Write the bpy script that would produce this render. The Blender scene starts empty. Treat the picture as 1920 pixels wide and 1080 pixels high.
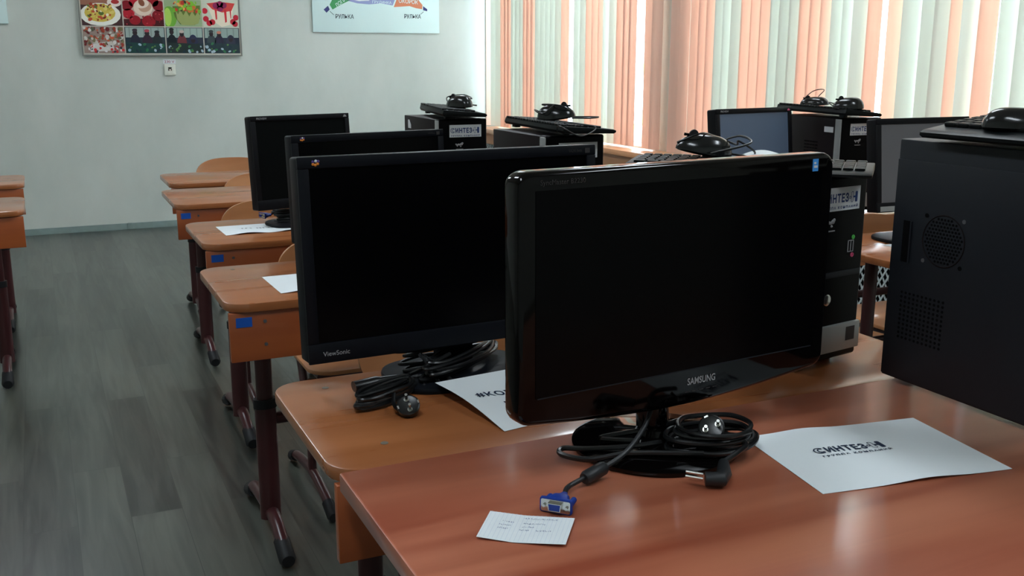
import bpy, bmesh, math, random
from mathutils import Vector, Matrix
random.seed(7)
SC = bpy.context.scene
COL = SC.collection
PI = math.pi
H = 1.285                                     # camera height above the floor

# ------------------------------------------------------------------ camera, world, exposure
def setup_view():
    pitch, yaw, roll, f = .224551, .433178, -.0009, 1904.35
    fw = Vector((math.sin(yaw)*math.cos(pitch), math.cos(yaw)*math.cos(pitch), -math.sin(pitch)))
    r = Vector((math.cos(yaw), -math.sin(yaw), 0)); d = fw.cross(r)
    c, s = math.cos(roll), math.sin(roll)
    r2 = c*r + s*d; d2 = -s*r + c*d
    cam = bpy.data.cameras.new('camera'); co = bpy.data.objects.new('camera', cam); COL.objects.link(co)
    m = Matrix((r2, -d2, -fw)).transposed().to_4x4(); m.translation = (0, 0, H)
    co.matrix_world = m
    cam.sensor_width = 36; cam.lens = 36*f/1920; cam.clip_start = .02; cam.clip_end = 200
    SC.camera = co
setup_view()
W = bpy.data.worlds.new('sky'); SC.world = W; W.use_nodes = True
wn = W.node_tree.nodes; wl = W.node_tree.links
bg = wn['Background']; bg.inputs['Color'].default_value = (.74, .93, 1.12, 1); bg.inputs['Strength'].default_value = 2.7
SC.view_settings.view_transform = 'Standard'; SC.view_settings.look = 'None'
SC.view_settings.exposure = 2.35; SC.view_settings.gamma = 1.0; SC.view_settings.use_curve_mapping = False
try:
    SC.cycles.use_denoising = True
    SC.cycles.max_bounces = 12; SC.cycles.diffuse_bounces = 6; SC.cycles.glossy_bounces = 4
    SC.cycles.transmission_bounces = 8; SC.cycles.transparent_max_bounces = 16
    SC.cycles.sample_clamp_indirect = 8.0
except Exception:
    pass

# ------------------------------------------------------------------ materials
def lin(c):
    c = c/255.0
    return c/12.92 if c <= .04045 else ((c+.055)/1.055)**2.4
def rgb(r, g, b): return (lin(r), lin(g), lin(b), 1)
def mat(name, col, rough=.5, spec=.5, metal=0.0, noise=0.0, nscale=8.0, bump=0.0):
    m = bpy.data.materials.new(name); m.use_nodes = True
    nt = m.node_tree; b = nt.nodes['Principled BSDF']
    c = rgb(*col); b.inputs['Base Color'].default_value = c
    b.inputs['Roughness'].default_value = rough; b.inputs['Metallic'].default_value = metal
    b.inputs['Specular IOR Level'].default_value = spec
    tc = nt.nodes.new('ShaderNodeTexCoord'); n = nt.nodes.new('ShaderNodeTexNoise')
    n.inputs['Scale'].default_value = nscale; n.inputs['Detail'].default_value = 4
    nt.links.new(tc.outputs['Object'], n.inputs['Vector'])
    if noise:
        rp = nt.nodes.new('ShaderNodeValToRGB')
        rp.color_ramp.elements[0].position = .3; rp.color_ramp.elements[1].position = .7
        rp.color_ramp.elements[0].color = tuple(x*(1-noise) for x in c[:3])+(1,)
        rp.color_ramp.elements[1].color = tuple(min(1, x*(1+noise)) for x in c[:3])+(1,)
        nt.links.new(n.outputs['Fac'], rp.inputs['Fac']); nt.links.new(rp.outputs['Color'], b.inputs['Base Color'])
    if bump:
        bp = nt.nodes.new('ShaderNodeBump'); bp.inputs['Strength'].default_value = bump; bp.inputs['Distance'].default_value = .002
        nt.links.new(n.outputs['Fac'], bp.inputs['Height']); nt.links.new(bp.outputs['Normal'], b.inputs['Normal'])
    return m
def wood(name, c1, c2, rough=.35, axis='X', spec=.4, boards=0.0):
    m = bpy.data.materials.new(name); m.use_nodes = True
    nt = m.node_tree; b = nt.nodes['Principled BSDF']; N = nt.nodes.new; L = nt.links.new
    b.inputs['Roughness'].default_value = rough; b.inputs['Specular IOR Level'].default_value = spec
    tc = N('ShaderNodeTexCoord'); mp = N('ShaderNodeMapping'); info = N('ShaderNodeObjectInfo')
    st = {'X': (1.2, 16, 16), 'Y': (16, 1.2, 16), 'Z': (16, 16, 1.2)}[axis]
    mp.inputs['Scale'].default_value = st
    cb = N('ShaderNodeCombineXYZ'); ml = N('ShaderNodeMath'); ml.operation = 'MULTIPLY'; ml.inputs[1].default_value = 37.0
    L(info.outputs['Random'], ml.inputs[0])
    for i in range(3): L(ml.outputs[0], cb.inputs[i])
    L(cb.outputs[0], mp.inputs['Location']); L(tc.outputs['Object'], mp.inputs['Vector'])
    n1 = N('ShaderNodeTexNoise'); n1.inputs['Scale'].default_value = 1.0; n1.inputs['Detail'].default_value = 6; n1.inputs['Distortion'].default_value = .6
    L(mp.outputs[0], n1.inputs['Vector'])
    mp2 = N('ShaderNodeMapping'); mp2.inputs['Scale'].default_value = tuple(v*(.45 if v < 5 else .35) for v in st); L(tc.outputs['Object'], mp2.inputs['Vector']); L(cb.outputs[0], mp2.inputs['Location'])
    n2 = N('ShaderNodeTexNoise'); n2.inputs['Scale'].default_value = 1.0; n2.inputs['Detail'].default_value = 2; n2.inputs['Distortion'].default_value = 1.5
    L(mp2.outputs[0], n2.inputs['Vector'])
    ad = N('ShaderNodeMath'); ad.operation = 'MULTIPLY_ADD'; ad.inputs[1].default_value = .45; L(n1.outputs['Fac'], ad.inputs[0])
    m3 = N('ShaderNodeMath'); m3.operation = 'MULTIPLY'; m3.inputs[1].default_value = .55; L(n2.outputs['Fac'], m3.inputs[0]); L(m3.outputs[0], ad.inputs[2])
    rp = N('ShaderNodeValToRGB'); rp.color_ramp.elements[0].position = .36; rp.color_ramp.elements[1].position = .64
    rp.color_ramp.elements[0].color = rgb(*c1); rp.color_ramp.elements[1].color = rgb(*c2)
    L(ad.outputs[0], rp.inputs['Fac']); L(rp.outputs['Color'], b.inputs['Base Color'])
    b.inputs['Coat Weight'].default_value = .55; b.inputs['Coat Roughness'].default_value = .16
    mr = N('ShaderNodeMapRange'); mr.inputs['To Min'].default_value = rough-.06; mr.inputs['To Max'].default_value = rough+.1
    L(n1.outputs['Fac'], mr.inputs['Value']); L(mr.outputs[0], b.inputs['Roughness'])
    return m
def wall_mat(name, c1, c2, blotch=2.0):
    m = bpy.data.materials.new(name); m.use_nodes = True
    nt = m.node_tree; b = nt.nodes['Principled BSDF']; N = nt.nodes.new; L = nt.links.new
    b.inputs['Roughness'].default_value = .85; b.inputs['Specular IOR Level'].default_value = .15
    tc = N('ShaderNodeTexCoord'); n = N('ShaderNodeTexNoise'); n.inputs['Scale'].default_value = blotch; n.inputs['Detail'].default_value = 5; n.inputs['Roughness'].default_value = .6
    mp = N('ShaderNodeMapping'); mp.inputs['Scale'].default_value = (1, 1, .55)
    L(tc.outputs['Object'], mp.inputs['Vector']); L(mp.outputs[0], n.inputs['Vector'])
    rp = N('ShaderNodeValToRGB'); rp.color_ramp.elements[0].position = .32; rp.color_ramp.elements[1].position = .66
    rp.color_ramp.elements[0].color = rgb(*c1); rp.color_ramp.elements[1].color = rgb(*c2)
    L(n.outputs['Fac'], rp.inputs['Fac']); L(rp.outputs['Color'], b.inputs['Base Color'])
    n2 = N('ShaderNodeTexNoise'); n2.inputs['Scale'].default_value = 60; n2.inputs['Detail'].default_value = 3; L(tc.outputs['Object'], n2.inputs['Vector'])
    bp = N('ShaderNodeBump'); bp.inputs['Strength'].default_value = .12; bp.inputs['Distance'].default_value = .003
    L(n2.outputs['Fac'], bp.inputs['Height']); L(bp.outputs['Normal'], b.inputs['Normal'])
    return m
def floor_mat():
    m = bpy.data.materials.new('laminate'); m.use_nodes = True
    nt = m.node_tree; b = nt.nodes['Principled BSDF']; N = nt.nodes.new; L = nt.links.new
    b.inputs['Roughness'].default_value = .28; b.inputs['Specular IOR Level'].default_value = .85
    tc = N('ShaderNodeTexCoord'); mp = N('ShaderNodeMapping'); mp.inputs['Rotation'].default_value = (0, 0, math.radians(-90))
    L(tc.outputs['Object'], mp.inputs['Vector'])
    br = N('ShaderNodeTexBrick'); br.offset = .37; br.inputs['Scale'].default_value = 1.0
    br.inputs['Brick Width'].default_value = 1.1; br.inputs['Row Height'].default_value = .14
    br.inputs['Mortar Size'].default_value = .0012; br.inputs['Mortar Smooth'].default_value = .3; br.inputs['Bias'].default_value = 0
    br.inputs['Color1'].default_value = (0, 0, 0, 1); br.inputs['Color2'].default_value = (1, 1, 1, 1); br.inputs['Mortar'].default_value = (.2, .2, .2, 1)
    L(mp.outputs[0], br.inputs['Vector'])
    m2 = N('ShaderNodeMapping'); m2.inputs['Scale'].default_value = (22, 1.5, 1); L(tc.outputs['Object'], m2.inputs['Vector'])
    vm = N('ShaderNodeVectorMath'); vm.operation = 'MULTIPLY_ADD'; vm.inputs[1].default_value = (9, 9, 9)
    L(br.outputs['Color'], vm.inputs[0]); L(m2.outputs[0], vm.inputs[2])
    n = N('ShaderNodeTexNoise'); n.inputs['Scale'].default_value = 1.3; n.inputs['Detail'].default_value = 7; n.inputs['Distortion'].default_value = 1.1
    L(vm.outputs[0], n.inputs['Vector'])
    a = N('ShaderNodeMath'); a.operation = 'MULTIPLY_ADD'; a.inputs[1].default_value = .72; L(n.outputs['Fac'], a.inputs[0])
    c = N('ShaderNodeMath'); c.operation = 'MULTIPLY'; c.inputs[1].default_value = .28; L(br.outputs['Color'], c.inputs[0]); L(c.outputs[0], a.inputs[2])
    rp = N('ShaderNodeValToRGB'); e = rp.color_ramp.elements
    e[0].position = .3; e[0].color = rgb(33, 35, 31); e[1].position = .74; e[1].color = rgb(86, 89, 81)
    L(a.outputs[0], rp.inputs['Fac'])
    mx = N('ShaderNodeMix'); mx.data_type = 'RGBA'; mx.blend_type = 'MULTIPLY'; mx.inputs['B'].default_value = (.55, .55, .55, 1)
    L(br.outputs['Fac'], mx.inputs['Factor']); L(rp.outputs['Color'], mx.inputs['A']); L(mx.outputs['Result'], b.inputs['Base Color'])
    bp = N('ShaderNodeBump'); bp.inputs['Strength'].default_value = .15; bp.inputs['Distance'].default_value = .002
    L(n.outputs['Fac'], bp.inputs['Height']); L(bp.outputs['Normal'], b.inputs['Normal'])
    return m
def cloth_blind(name, col, trans, refl):
    m = bpy.data.materials.new(name); m.use_nodes = True
    nt = m.node_tree; N = nt.nodes.new; L = nt.links.new
    out = nt.nodes['Material Output']; nt.nodes.remove(nt.nodes['Principled BSDF'])
    c = rgb(*col)
    tc = N('ShaderNodeTexCoord'); mp = N('ShaderNodeMapping'); mp.inputs['Scale'].default_value = (40, 40, 3)
    n = N('ShaderNodeTexNoise'); n.inputs['Scale'].default_value = 1.0; n.inputs['Detail'].default_value = 3
    L(tc.outputs['Object'], mp.inputs['Vector']); L(mp.outputs[0], n.inputs['Vector'])
    mr = N('ShaderNodeMapRange'); mr.inputs['From Min'].default_value = .3; mr.inputs['From Max'].default_value = .7; mr.inputs['To Min'].default_value = .9; mr.inputs['To Max'].default_value = 1.05
    L(n.outputs['Fac'], mr.inputs['Value'])
    d = N('ShaderNodeBsdfDiffuse'); d.inputs['Color'].default_value = tuple(x*refl for x in c[:3])+(1,)
    sc = N('ShaderNodeVectorMath'); sc.operation = 'SCALE'; sc.inputs[0].default_value = tuple(x*trans for x in c[:3]); L(mr.outputs[0], sc.inputs['Scale'])
    t = N('ShaderNodeBsdfTranslucent'); L(sc.outputs[0], t.inputs['Color'])
    a = N('ShaderNodeAddShader'); L(d.outputs[0], a.inputs[0]); L(t.outputs[0], a.inputs[1]); L(a.outputs[0], out.inputs['Surface'])
    return m
def glass_mat():
    m = bpy.data.materials.new('window_glass'); m.use_nodes = True
    nt = m.node_tree; N = nt.nodes.new; L = nt.links.new
    out = nt.nodes['Material Output']; nt.nodes.remove(nt.nodes['Principled BSDF'])
    t = N('ShaderNodeBsdfTransparent'); t.inputs['Color'].default_value = (.95, .98, .97, 1)
    g = N('ShaderNodeBsdfGlossy'); g.inputs['Roughness'].default_value = .02
    mx = N('ShaderNodeMixShader'); mx.inputs[0].default_value = .05; L(t.outputs[0], mx.inputs[1]); L(g.outputs[0], mx.inputs[2]); L(mx.outputs[0], out.inputs['Surface'])
    return m
M = {}
M['wall'] = wall_mat('whitewash', (180, 186, 178), (196, 200, 192), 1.6)
M['wall2'] = wall_mat('whitewash_plain', (196, 200, 192), (208, 211, 204), 1.2)
M['wall3'] = wall_mat('white_window_wall', (204, 201, 190), (214, 212, 202), 1.2)
M['ceiling'] = mat('ceiling_white', (225, 226, 222), .9, .1, noise=.03)
M['floor'] = floor_mat()
M['plinth'] = mat('grey_plinth', (112, 128, 124), .5, .4, noise=.08, nscale=20)
M['desk'] = wood('beech_laminate', (144, 82, 42), (168, 104, 62), .27, spec=.5)
M['deskpanel'] = wood('beech_panel', (146, 70, 30), (168, 86, 40), .45)
M['table'] = wood('red_alder_laminate', (152, 76, 53), (194, 120, 90), .3, spec=.5)
M['edge'] = wood('edge_band', (168, 120, 80), (186, 138, 96), .45)
M['ply'] = wood('beech_plywood', (178, 118, 74), (198, 138, 92), .4)
M['sillwood'] = wood('sill_wood', (196, 132, 90), (214, 152, 108), .4, 'Y')
M['tube'] = mat('maroon_enamel', (64, 28, 30), .3, .5, noise=.12, nscale=14)
M['rubber'] = mat('black_rubber', (24, 25, 27), .6, .3, noise=.1)
M['blue_tape'] = mat('blue_sticker', (24, 84, 176), .55, .3, noise=.06)
M['screw'] = mat('grey_screw_cap', (110, 112, 116), .35, .5, .6)
M['piano'] = mat('piano_black', (5, 4, 4), .07, .22)
M['blackp'] = mat('matte_black_plastic', (16, 18, 23), .42, .12, noise=.1, nscale=60)
M['blackp2'] = mat('charcoal_plastic', (20, 20, 23), .45, .12, noise=.1, nscale=60)
M['screen'] = mat('dark_screen', (4, 4, 5), .22, .08)
M['screen_mat'] = mat('matte_screen', (9, 11, 11), .5, .06)
M['screen_blue_glare'] = mat('bluish_reflection_screen', (98, 116, 140), .45, .5)  # switched-off screen, reflected window light put into the base colour
M['screen_grey_glare'] = mat('grey_reflection_screen', (98, 97, 100), .45, .5)  # base colour lightened to stand in for light reflected by the screen
M['steel_dark'] = mat('black_painted_steel', (21, 25, 31), .5, .3, noise=.06, nscale=90)
M['steel_brown'] = mat('dark_case_steel', (26, 20, 21), .45, .12, noise=.06, nscale=90)
M['gloss_blk'] = mat('gloss_black_front', (5, 5, 6), .3, .06)
M['silver'] = mat('silver_plastic', (150, 152, 150), .35, .5, .25, noise=.04)
M['chrome'] = mat('nickel', (205, 205, 200), .2, .5, 1.0)
M['hole'] = mat('black_hole', (3, 3, 4), .9, .1)
M['cable'] = mat('black_cable', (16, 17, 18), .32, .45)
M['cable2'] = mat('grey_black_cable', (30, 32, 34), .45, .4)
M['vga'] = mat('blue_plug', (22, 54, 140), .4, .4, noise=.08)
M['paper'] = mat('white_paper', (222, 228, 230), .8, .15, noise=.02, nscale=5)
M['ink'] = mat('navy_ink', (28, 42, 66), .7, .2)
M['ink_blk'] = mat('black_ink', (40, 46, 56), .7, .2)
M['ink_pale'] = mat('pale_ruling', (196, 206, 220), .8, .1)
M['pen'] = mat('blue_pen', (128, 140, 172), .8, .1)
M['inklight'] = mat('outline_ink', (96, 110, 130), .7, .2)
M['stick'] = mat('sticker_white', (208, 212, 214), .5, .3)
M['sblue'] = mat('sticker_blue_ink', (24, 52, 104), .5, .3)
M['logo'] = mat('pale_print', (150, 150, 152), .5, .3)
M['logo_dim'] = mat('dim_print', (52, 50, 50), .5, .3)
M['green'] = mat('green_ring', (90, 190, 90), .5, .3)
M['pink'] = mat('pink_ring', (220, 90, 130), .5, .3)
M['estar'] = mat('energy_sticker', (70, 150, 225), .5, .3)
M['orange'] = mat('orange_print', (220, 130, 50), .5, .3)
M['purple'] = mat('purple_print', (80, 60, 130), .5, .3)
M['key'] = mat('key_plastic', (20, 22, 22), .4, .12)
M['keyg'] = mat('keyboard_body', (15, 18, 18), .38, .12)
M['mouse'] = mat('mouse_gloss', (16, 18, 18), .18, .5)
M['socket'] = mat('ivory_plastic', (206, 206, 192), .4, .4)
M['red_ink'] = mat('red_ink', (150, 60, 76), .6, .2)
M['board'] = mat('poster_board', (206, 226, 222), .55, .25, noise=.02, nscale=3)
M['wood_frame'] = mat('pale_frame', (200, 196, 182), .5, .3)
M['frame_grey'] = mat('grey_edge', (120, 122, 116), .6, .2)  # plain grey of the collage frame
M['white_pvc'] = mat('white_pvc', (228, 232, 232), .35, .4)
M['lattice'] = mat('pale_lattice', (186, 196, 196), .6, .3)
M['peach'] = cloth_blind('peach_blind_cloth', (248, 211, 191), .30, .6)
M['white_blind'] = cloth_blind('white_blind_cloth', (240, 240, 228), .145, .8)
M['glass'] = glass_mat()
M['lamp'] = mat('fill_lamp_diffuser', (240, 240, 236), .6, .2)  # glowing diffuser of the unseen lamps added to brighten the tabletops
_b = M['lamp'].node_tree.nodes['Principled BSDF']; _b.inputs['Emission Color'].default_value = (.88, .98, 1.06, 1); _b.inputs['Emission Strength'].default_value = 4.9
M['leaf'] = mat('green_leaves', (150, 200, 116), .7, .2, noise=.3, nscale=2)
M['bark'] = mat('grey_bark', (92, 84, 74), .9, .1, noise=.2)
M['pale_mark'] = mat('pale_wear_mark', (200, 180, 160), .6, .2)
M['grey_mark'] = mat('grey_tack', (112, 104, 92), .6, .2)

# ------------------------------------------------------------------ mesh helpers
class MB:
    def __init__(s): s.bm = bmesh.new(); s.mats = []
    def mi(s, m):
        if m is None: return 0
        if m not in s.mats: s.mats.append(m)
        return s.mats.index(m)
    def merge(s, t, m=None, mx=None):
        if mx is not None: bmesh.ops.transform(t, matrix=mx, verts=t.verts)
        i = s.mi(m)
        for f in t.faces: f.material_index = i
        me = bpy.data.meshes.new('tmp'); t.to_mesh(me); t.free(); s.bm.from_mesh(me); bpy.data.meshes.remove(me)
        return s
    def box(s, c, size, m=None, bev=0, seg=2, rot=None):
        t = bmesh.new(); bmesh.ops.create_cube(t, size=1)
        bmesh.ops.scale(t, vec=Vector(size), verts=t.verts)
        if bev: bmesh.ops.bevel(t, geom=list(t.edges), offset=bev, segments=seg, profile=.5, affect='EDGES')
        mx = Matrix.Translation(Vector(c))
        if rot is not None: mx = mx @ rot.to_4x4()
        return s.merge(t, m, mx)
    def box2(s, a, b, m=None, bev=0, seg=2):
        a = Vector(a); b = Vector(b)
        return s.box((a+b)/2, b-a, m, bev, seg)
    def cyl(s, p0, p1, r, r2=None, n=20, m=None, cap=True):
        p0 = Vector(p0); p1 = Vector(p1); d = p1-p0
        t = bmesh.new(); bmesh.ops.create_cone(t, cap_ends=cap, segments=n, radius1=r, radius2=r if r2 is None else r2, depth=d.length)
        q = d.to_track_quat('Z', 'Y').to_matrix().to_4x4()
        return s.merge(t, m, Matrix.Translation((p0+p1)/2) @ q)
    def ball(s, c, size, m=None, seg=16):
        t = bmesh.new(); bmesh.ops.create_uvsphere(t, u_segments=seg, v_segments=max(6, seg//2), radius=1)
        bmesh.ops.scale(t, vec=Vector(size), verts=t.verts)
        return s.merge(t, m, Matrix.Translation(Vector(c)))
    def prism(s, pts, d0, d1, m=None, bev=0, mx=None, seg=2):
        # outline in local XY extruded along Z from d0 to d1
        t = bmesh.new(); vs = [t.verts.new((p[0], p[1], d0)) for p in pts]
        f = t.faces.new(vs)
        r = bmesh.ops.extrude_face_region(t, geom=[f])
        vv = [g for g in r['geom'] if isinstance(g, bmesh.types.BMVert)]
        bmesh.ops.translate(t, vec=(0, 0, d1-d0), verts=vv)
        bmesh.ops.recalc_face_normals(t, faces=t.faces)
        if bev:
            ed = [e for e in t.edges if abs(e.verts[0].co.z-e.verts[1].co.z) < 1e-7]
            bmesh.ops.bevel(t, geom=ed, offset=bev, segments=seg, profile=.5, affect='EDGES')
        return s.merge(t, m, mx)
    def tube(s, pts, r, n=10, m=None, closed=False, flat=1.0, rs=None):
        pts = [Vector(p) for p in pts]; t = bmesh.new(); rings = []
        N = len(pts); up = Vector((0, 0, 1)); prev = None
        for i, p in enumerate(pts):
            a = pts[i-1] if (i > 0 or closed) else p; b = pts[(i+1) % N] if (i < N-1 or closed) else p
            d = (b-a)
            if d.length < 1e-9: d = Vector((0, 0, 1))
            d.normalize()
            if prev is None:
                x = d.cross(up)
                if x.length < .1: x = d.cross(Vector((1, 0, 0)))
            else: x = prev - d*prev.dot(d)
            x.normalize(); prev = x; y = d.cross(x)
            rr = rs[i] if rs else r
            rings.append([t.verts.new(p + x*math.cos(2*PI*k/n)*rr + y*math.sin(2*PI*k/n)*rr*flat) for k in range(n)])
        for i in range(N if closed else N-1):
            A = rings[i]; B = rings[(i+1) % N]
            for k in range(n): t.faces.new((A[k], A[(k+1) % n], B[(k+1) % n], B[k]))
        if not closed:
            t.faces.new(rings[0][::-1]); t.faces.new(rings[-1])
        bmesh.ops.recalc_face_normals(t, faces=t.faces)
        return s.merge(t, m)
    def lathe(s, prof, n=40, m=None, mx=None):
        t = bmesh.new(); rings = []
        for (r, z) in prof: rings.append([t.verts.new((r*math.cos(2*PI*k/n), r*math.sin(2*PI*k/n), z)) for k in range(n)])
        for A, B in zip(rings, rings[1:]):
            for k in range(n): t.faces.new((A[k], A[(k+1) % n], B[(k+1) % n], B[k]))
        t.faces.new(rings[0][::-1]); t.faces.new(rings[-1])
        bmesh.ops.recalc_face_normals(t, faces=t.faces)
        return s.merge(t, m, mx)
    def grid(s, fn, nu, nv, m=None, thick=0):
        t = bmesh.new(); vs = [[t.verts.new(fn(u/nu, v/nv)) for v in range(nv+1)] for u in range(nu+1)]
        for u in range(nu):
            for v in range(nv): t.faces.new((vs[u][v], vs[u+1][v], vs[u+1][v+1], vs[u][v+1]))
        bmesh.ops.recalc_face_normals(t, faces=t.faces)
        if thick:
            bmesh.ops.solidify(t, geom=list(t.faces), thickness=thick)
        return s.merge(t, m)
    def build(s, name, m=None, parent=None, sharp=35, loc=(0, 0, 0)):
        for f in s.bm.faces: f.smooth = True
        th = math.radians(sharp)
        for e in s.bm.edges:
            if len(e.link_faces) == 2:
                try: e.smooth = e.calc_face_angle() < th
                except Exception: e.smooth = False
            else: e.smooth = False
        me = bpy.data.meshes.new(name); s.bm.to_mesh(me); s.bm.free()
        ms = s.mats if s.mats else ([m] if m else [])
        for q in ms: me.materials.append(q)
        return obj(name, me, parent, loc)
def obj(name, me, parent=None, loc=(0, 0, 0)):
    o = bpy.data.objects.new(name, me); COL.objects.link(o); o.location = loc
    if parent is not None: o.parent = parent
    return o
def tag(o, label, cat, group=None):
    o['label'] = label; o['category'] = cat
    if group: o['group'] = group
    return o
def thing(name, label, cat, loc=(0, 0, 0), rz=0, group=None):
    o = bpy.data.objects.new(name, None); COL.objects.link(o); o.location = loc; o.rotation_euler = (0, 0, rz)
    o.empty_display_size = .05
    return tag(o, label, cat, group)
def struct(o): o['kind'] = 'structure'; return o
def retag(o, label): o['label'] = label; return o
def rrect(w, h, r, n=6, cx=0, cy=0):
    if not isinstance(r, (tuple, list)): r = (r,)*4       # order: ++ , -+ , -- , +-
    pts = []
    for (sx, sy, a0), rr in zip(((1, 1, 0), (-1, 1, 90), (-1, -1, 180), (1, -1, 270)), r):
        ox = cx+sx*(w/2-rr); oy = cy+sy*(h/2-rr)
        if rr < 1e-6: pts.append((ox, oy)); continue
        for k in range(n+1):
            a = math.radians(a0+90*k/n); pts.append((ox+rr*math.cos(a), oy+rr*math.sin(a)))
    return pts
def ellipse(cx, cy, rx, ry, n=20, rot=0):
    return [(cx+rx*math.cos(2*PI*k/n)*math.cos(rot)-ry*math.sin(2*PI*k/n)*math.sin(rot), cy+rx*math.cos(2*PI*k/n)*math.sin(rot)+ry*math.sin(2*PI*k/n)*math.cos(rot)) for k in range(n)]
FRONT = Matrix(((1, 0, 0, 0), (0, 0, -1, 0), (0, 1, 0, 0), (0, 0, 0, 1)))   # local XY plane -> XZ plane looking to -Y
def spline(pts, n=8, closed=False):
    P = [Vector(p) for p in pts]; out = []; N = len(P)
    for i in range(N if closed else N-1):
        p0 = P[i-1] if (i > 0 or closed) else P[i]; p1 = P[i]; p2 = P[(i+1) % N]; p3 = P[(i+2) % N] if (i+2 < N or closed) else p2
        for k in range(n):
            t = k/n
            out.append(.5*((2*p1)+(p2-p0)*t+(2*p0-5*p1+4*p2-p3)*t*t+(3*p1-p0-3*p2+p3)*t**3))
    if not closed: out.append(P[-1])
    return out
def lettering(body, w=None, h=None, m=None, parent=None, mx=None, ext=.0002, bold=0.0, name='lettering', shear=0.0, space=1.0):
    cu = bpy.data.curves.new('txt', 'FONT'); cu.body = body; cu.size = 1; cu.extrude = 0; cu.offset = bold; cu.shear = shear; cu.resolution_u = 3
    cu.align_x = 'LEFT'; cu.space_character = space
    to = bpy.data.objects.new('txt', cu); COL.objects.link(to)
    dg = bpy.context.evaluated_depsgraph_get(); dg.update()
    me = bpy.data.meshes.new_from_object(to.evaluated_get(dg))
    bpy.data.objects.remove(to); bpy.data.curves.remove(cu)
    xs = [v.co.x for v in me.vertices]; ys = [v.co.y for v in me.vertices]
    x0, x1, y0, y1 = min(xs), max(xs), min(ys), max(ys)
    sx = w/(x1-x0) if w else None; sy = h/(y1-y0) if h else None
    sx = sx or sy; sy = sy or sx
    for v in me.vertices:
        v.co = Vector(((v.co.x-(x0+x1)/2)*sx, (v.co.y-(y0+y1)/2)*sy, ext))
    me.materials.clear(); me.materials.append(m)
    me.name = name
    o = obj(name, me, parent)
    if mx is not None: o.matrix_basis = mx
    return o
def at_front(x, y, z, ry=0): return Matrix.Translation((x, y, z)) @ Matrix.Rotation(ry, 4, 'Y') @ FRONT

# ------------------------------------------------------------------ room shell
YB, XR, XL, YF, ZC = 8.15, 3.62, -2.7, -1.6, 3.05
o = MB().box2((XL-.1, YF-.1, -.1), (XR+.4, YB+.1, 0)).build('floor', M['floor']); struct(o)
o = MB().box2((XL-.1, YF-.1, ZC), (XR+.4, YB+.1, ZC+.1)).build('ceiling', M['ceiling']); struct(o)
o = MB().box2((XL-.1, YB, 0), (XR+.4, YB+.15, ZC)).build('wall_back', M['wall']); struct(o)
o = MB().box2((XL-.15, YF, 0), (XL, YB, ZC)).build('wall_left', M['wall2']); struct(o)
o = MB().box2((XL, YF-.15, 0), (XR, YF, ZC)).build('wall_front', M['wall2']); struct(o)
WIN = [(5.64, 8.10), (2.5, 5.22)]     # y ranges of the two window openings
Z0, Z1 = .70, 2.75
wr = MB(); XO = XR+.32
wr.box2((XR, YF, 0), (XO, YB, Z0)); wr.box2((XR, YF, Z1), (XO, YB, ZC))
ys = [YF]+[v for ab in sorted(WIN) for v in ab]+[YB]
for a, b in zip(ys[0::2], ys[1::2]): wr.box2((XR, a, Z0), (XO, b, Z1))
struct(wr.build('wall_right', M['wall3']))
pl = MB()
pl.prism([(0, 0), (.018, 0), (.018, .012), (.012, .03), (.01, .045), (0, .045)], 0, XR-XL, mx=Matrix.Translation((XL, YB, 0)) @ Matrix(((0, 0, 1, 0), (-1, 0, 0, 0), (0, 1, 0, 0), (0, 0, 0, 1))))
pl.box2((.55, YB-.022, 0), (.585, YB, .047), bev=.003)
struct(pl.build('baseboard_back', M['plinth']))
for i, (a, b) in enumerate(WIN):
    fr = MB(); x = XR+.2; w = .06
    fr.box2((x-.03, a, Z0), (x+.03, b, Z0+w), bev=.006); fr.box2((x-.03, a, Z1-w), (x+.03, b, Z1), bev=.006)
    n = 2 if i == 0 else 3
    for k in range(n+1):
        y = a+(b-a)*k/n; y = min(max(y, a+w/2), b-w/2)
        fr.box2((x-.028, y-w/2, Z0+w*.5), (x+.028, y+w/2, Z1-w*.5), bev=.006)
        if k < n: fr.box2((x-.045, y+.05, 1.35), (x-.03, y+.065, 1.47), bev=.004)
    f = struct(fr.build('window_%d' % (i+1), M['white_pvc']))
    MB().box2((x-.004, a+.02, Z0+.02), (x+.004, b-.02, Z1-.02)).build('pane', M['glass'], f)

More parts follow.
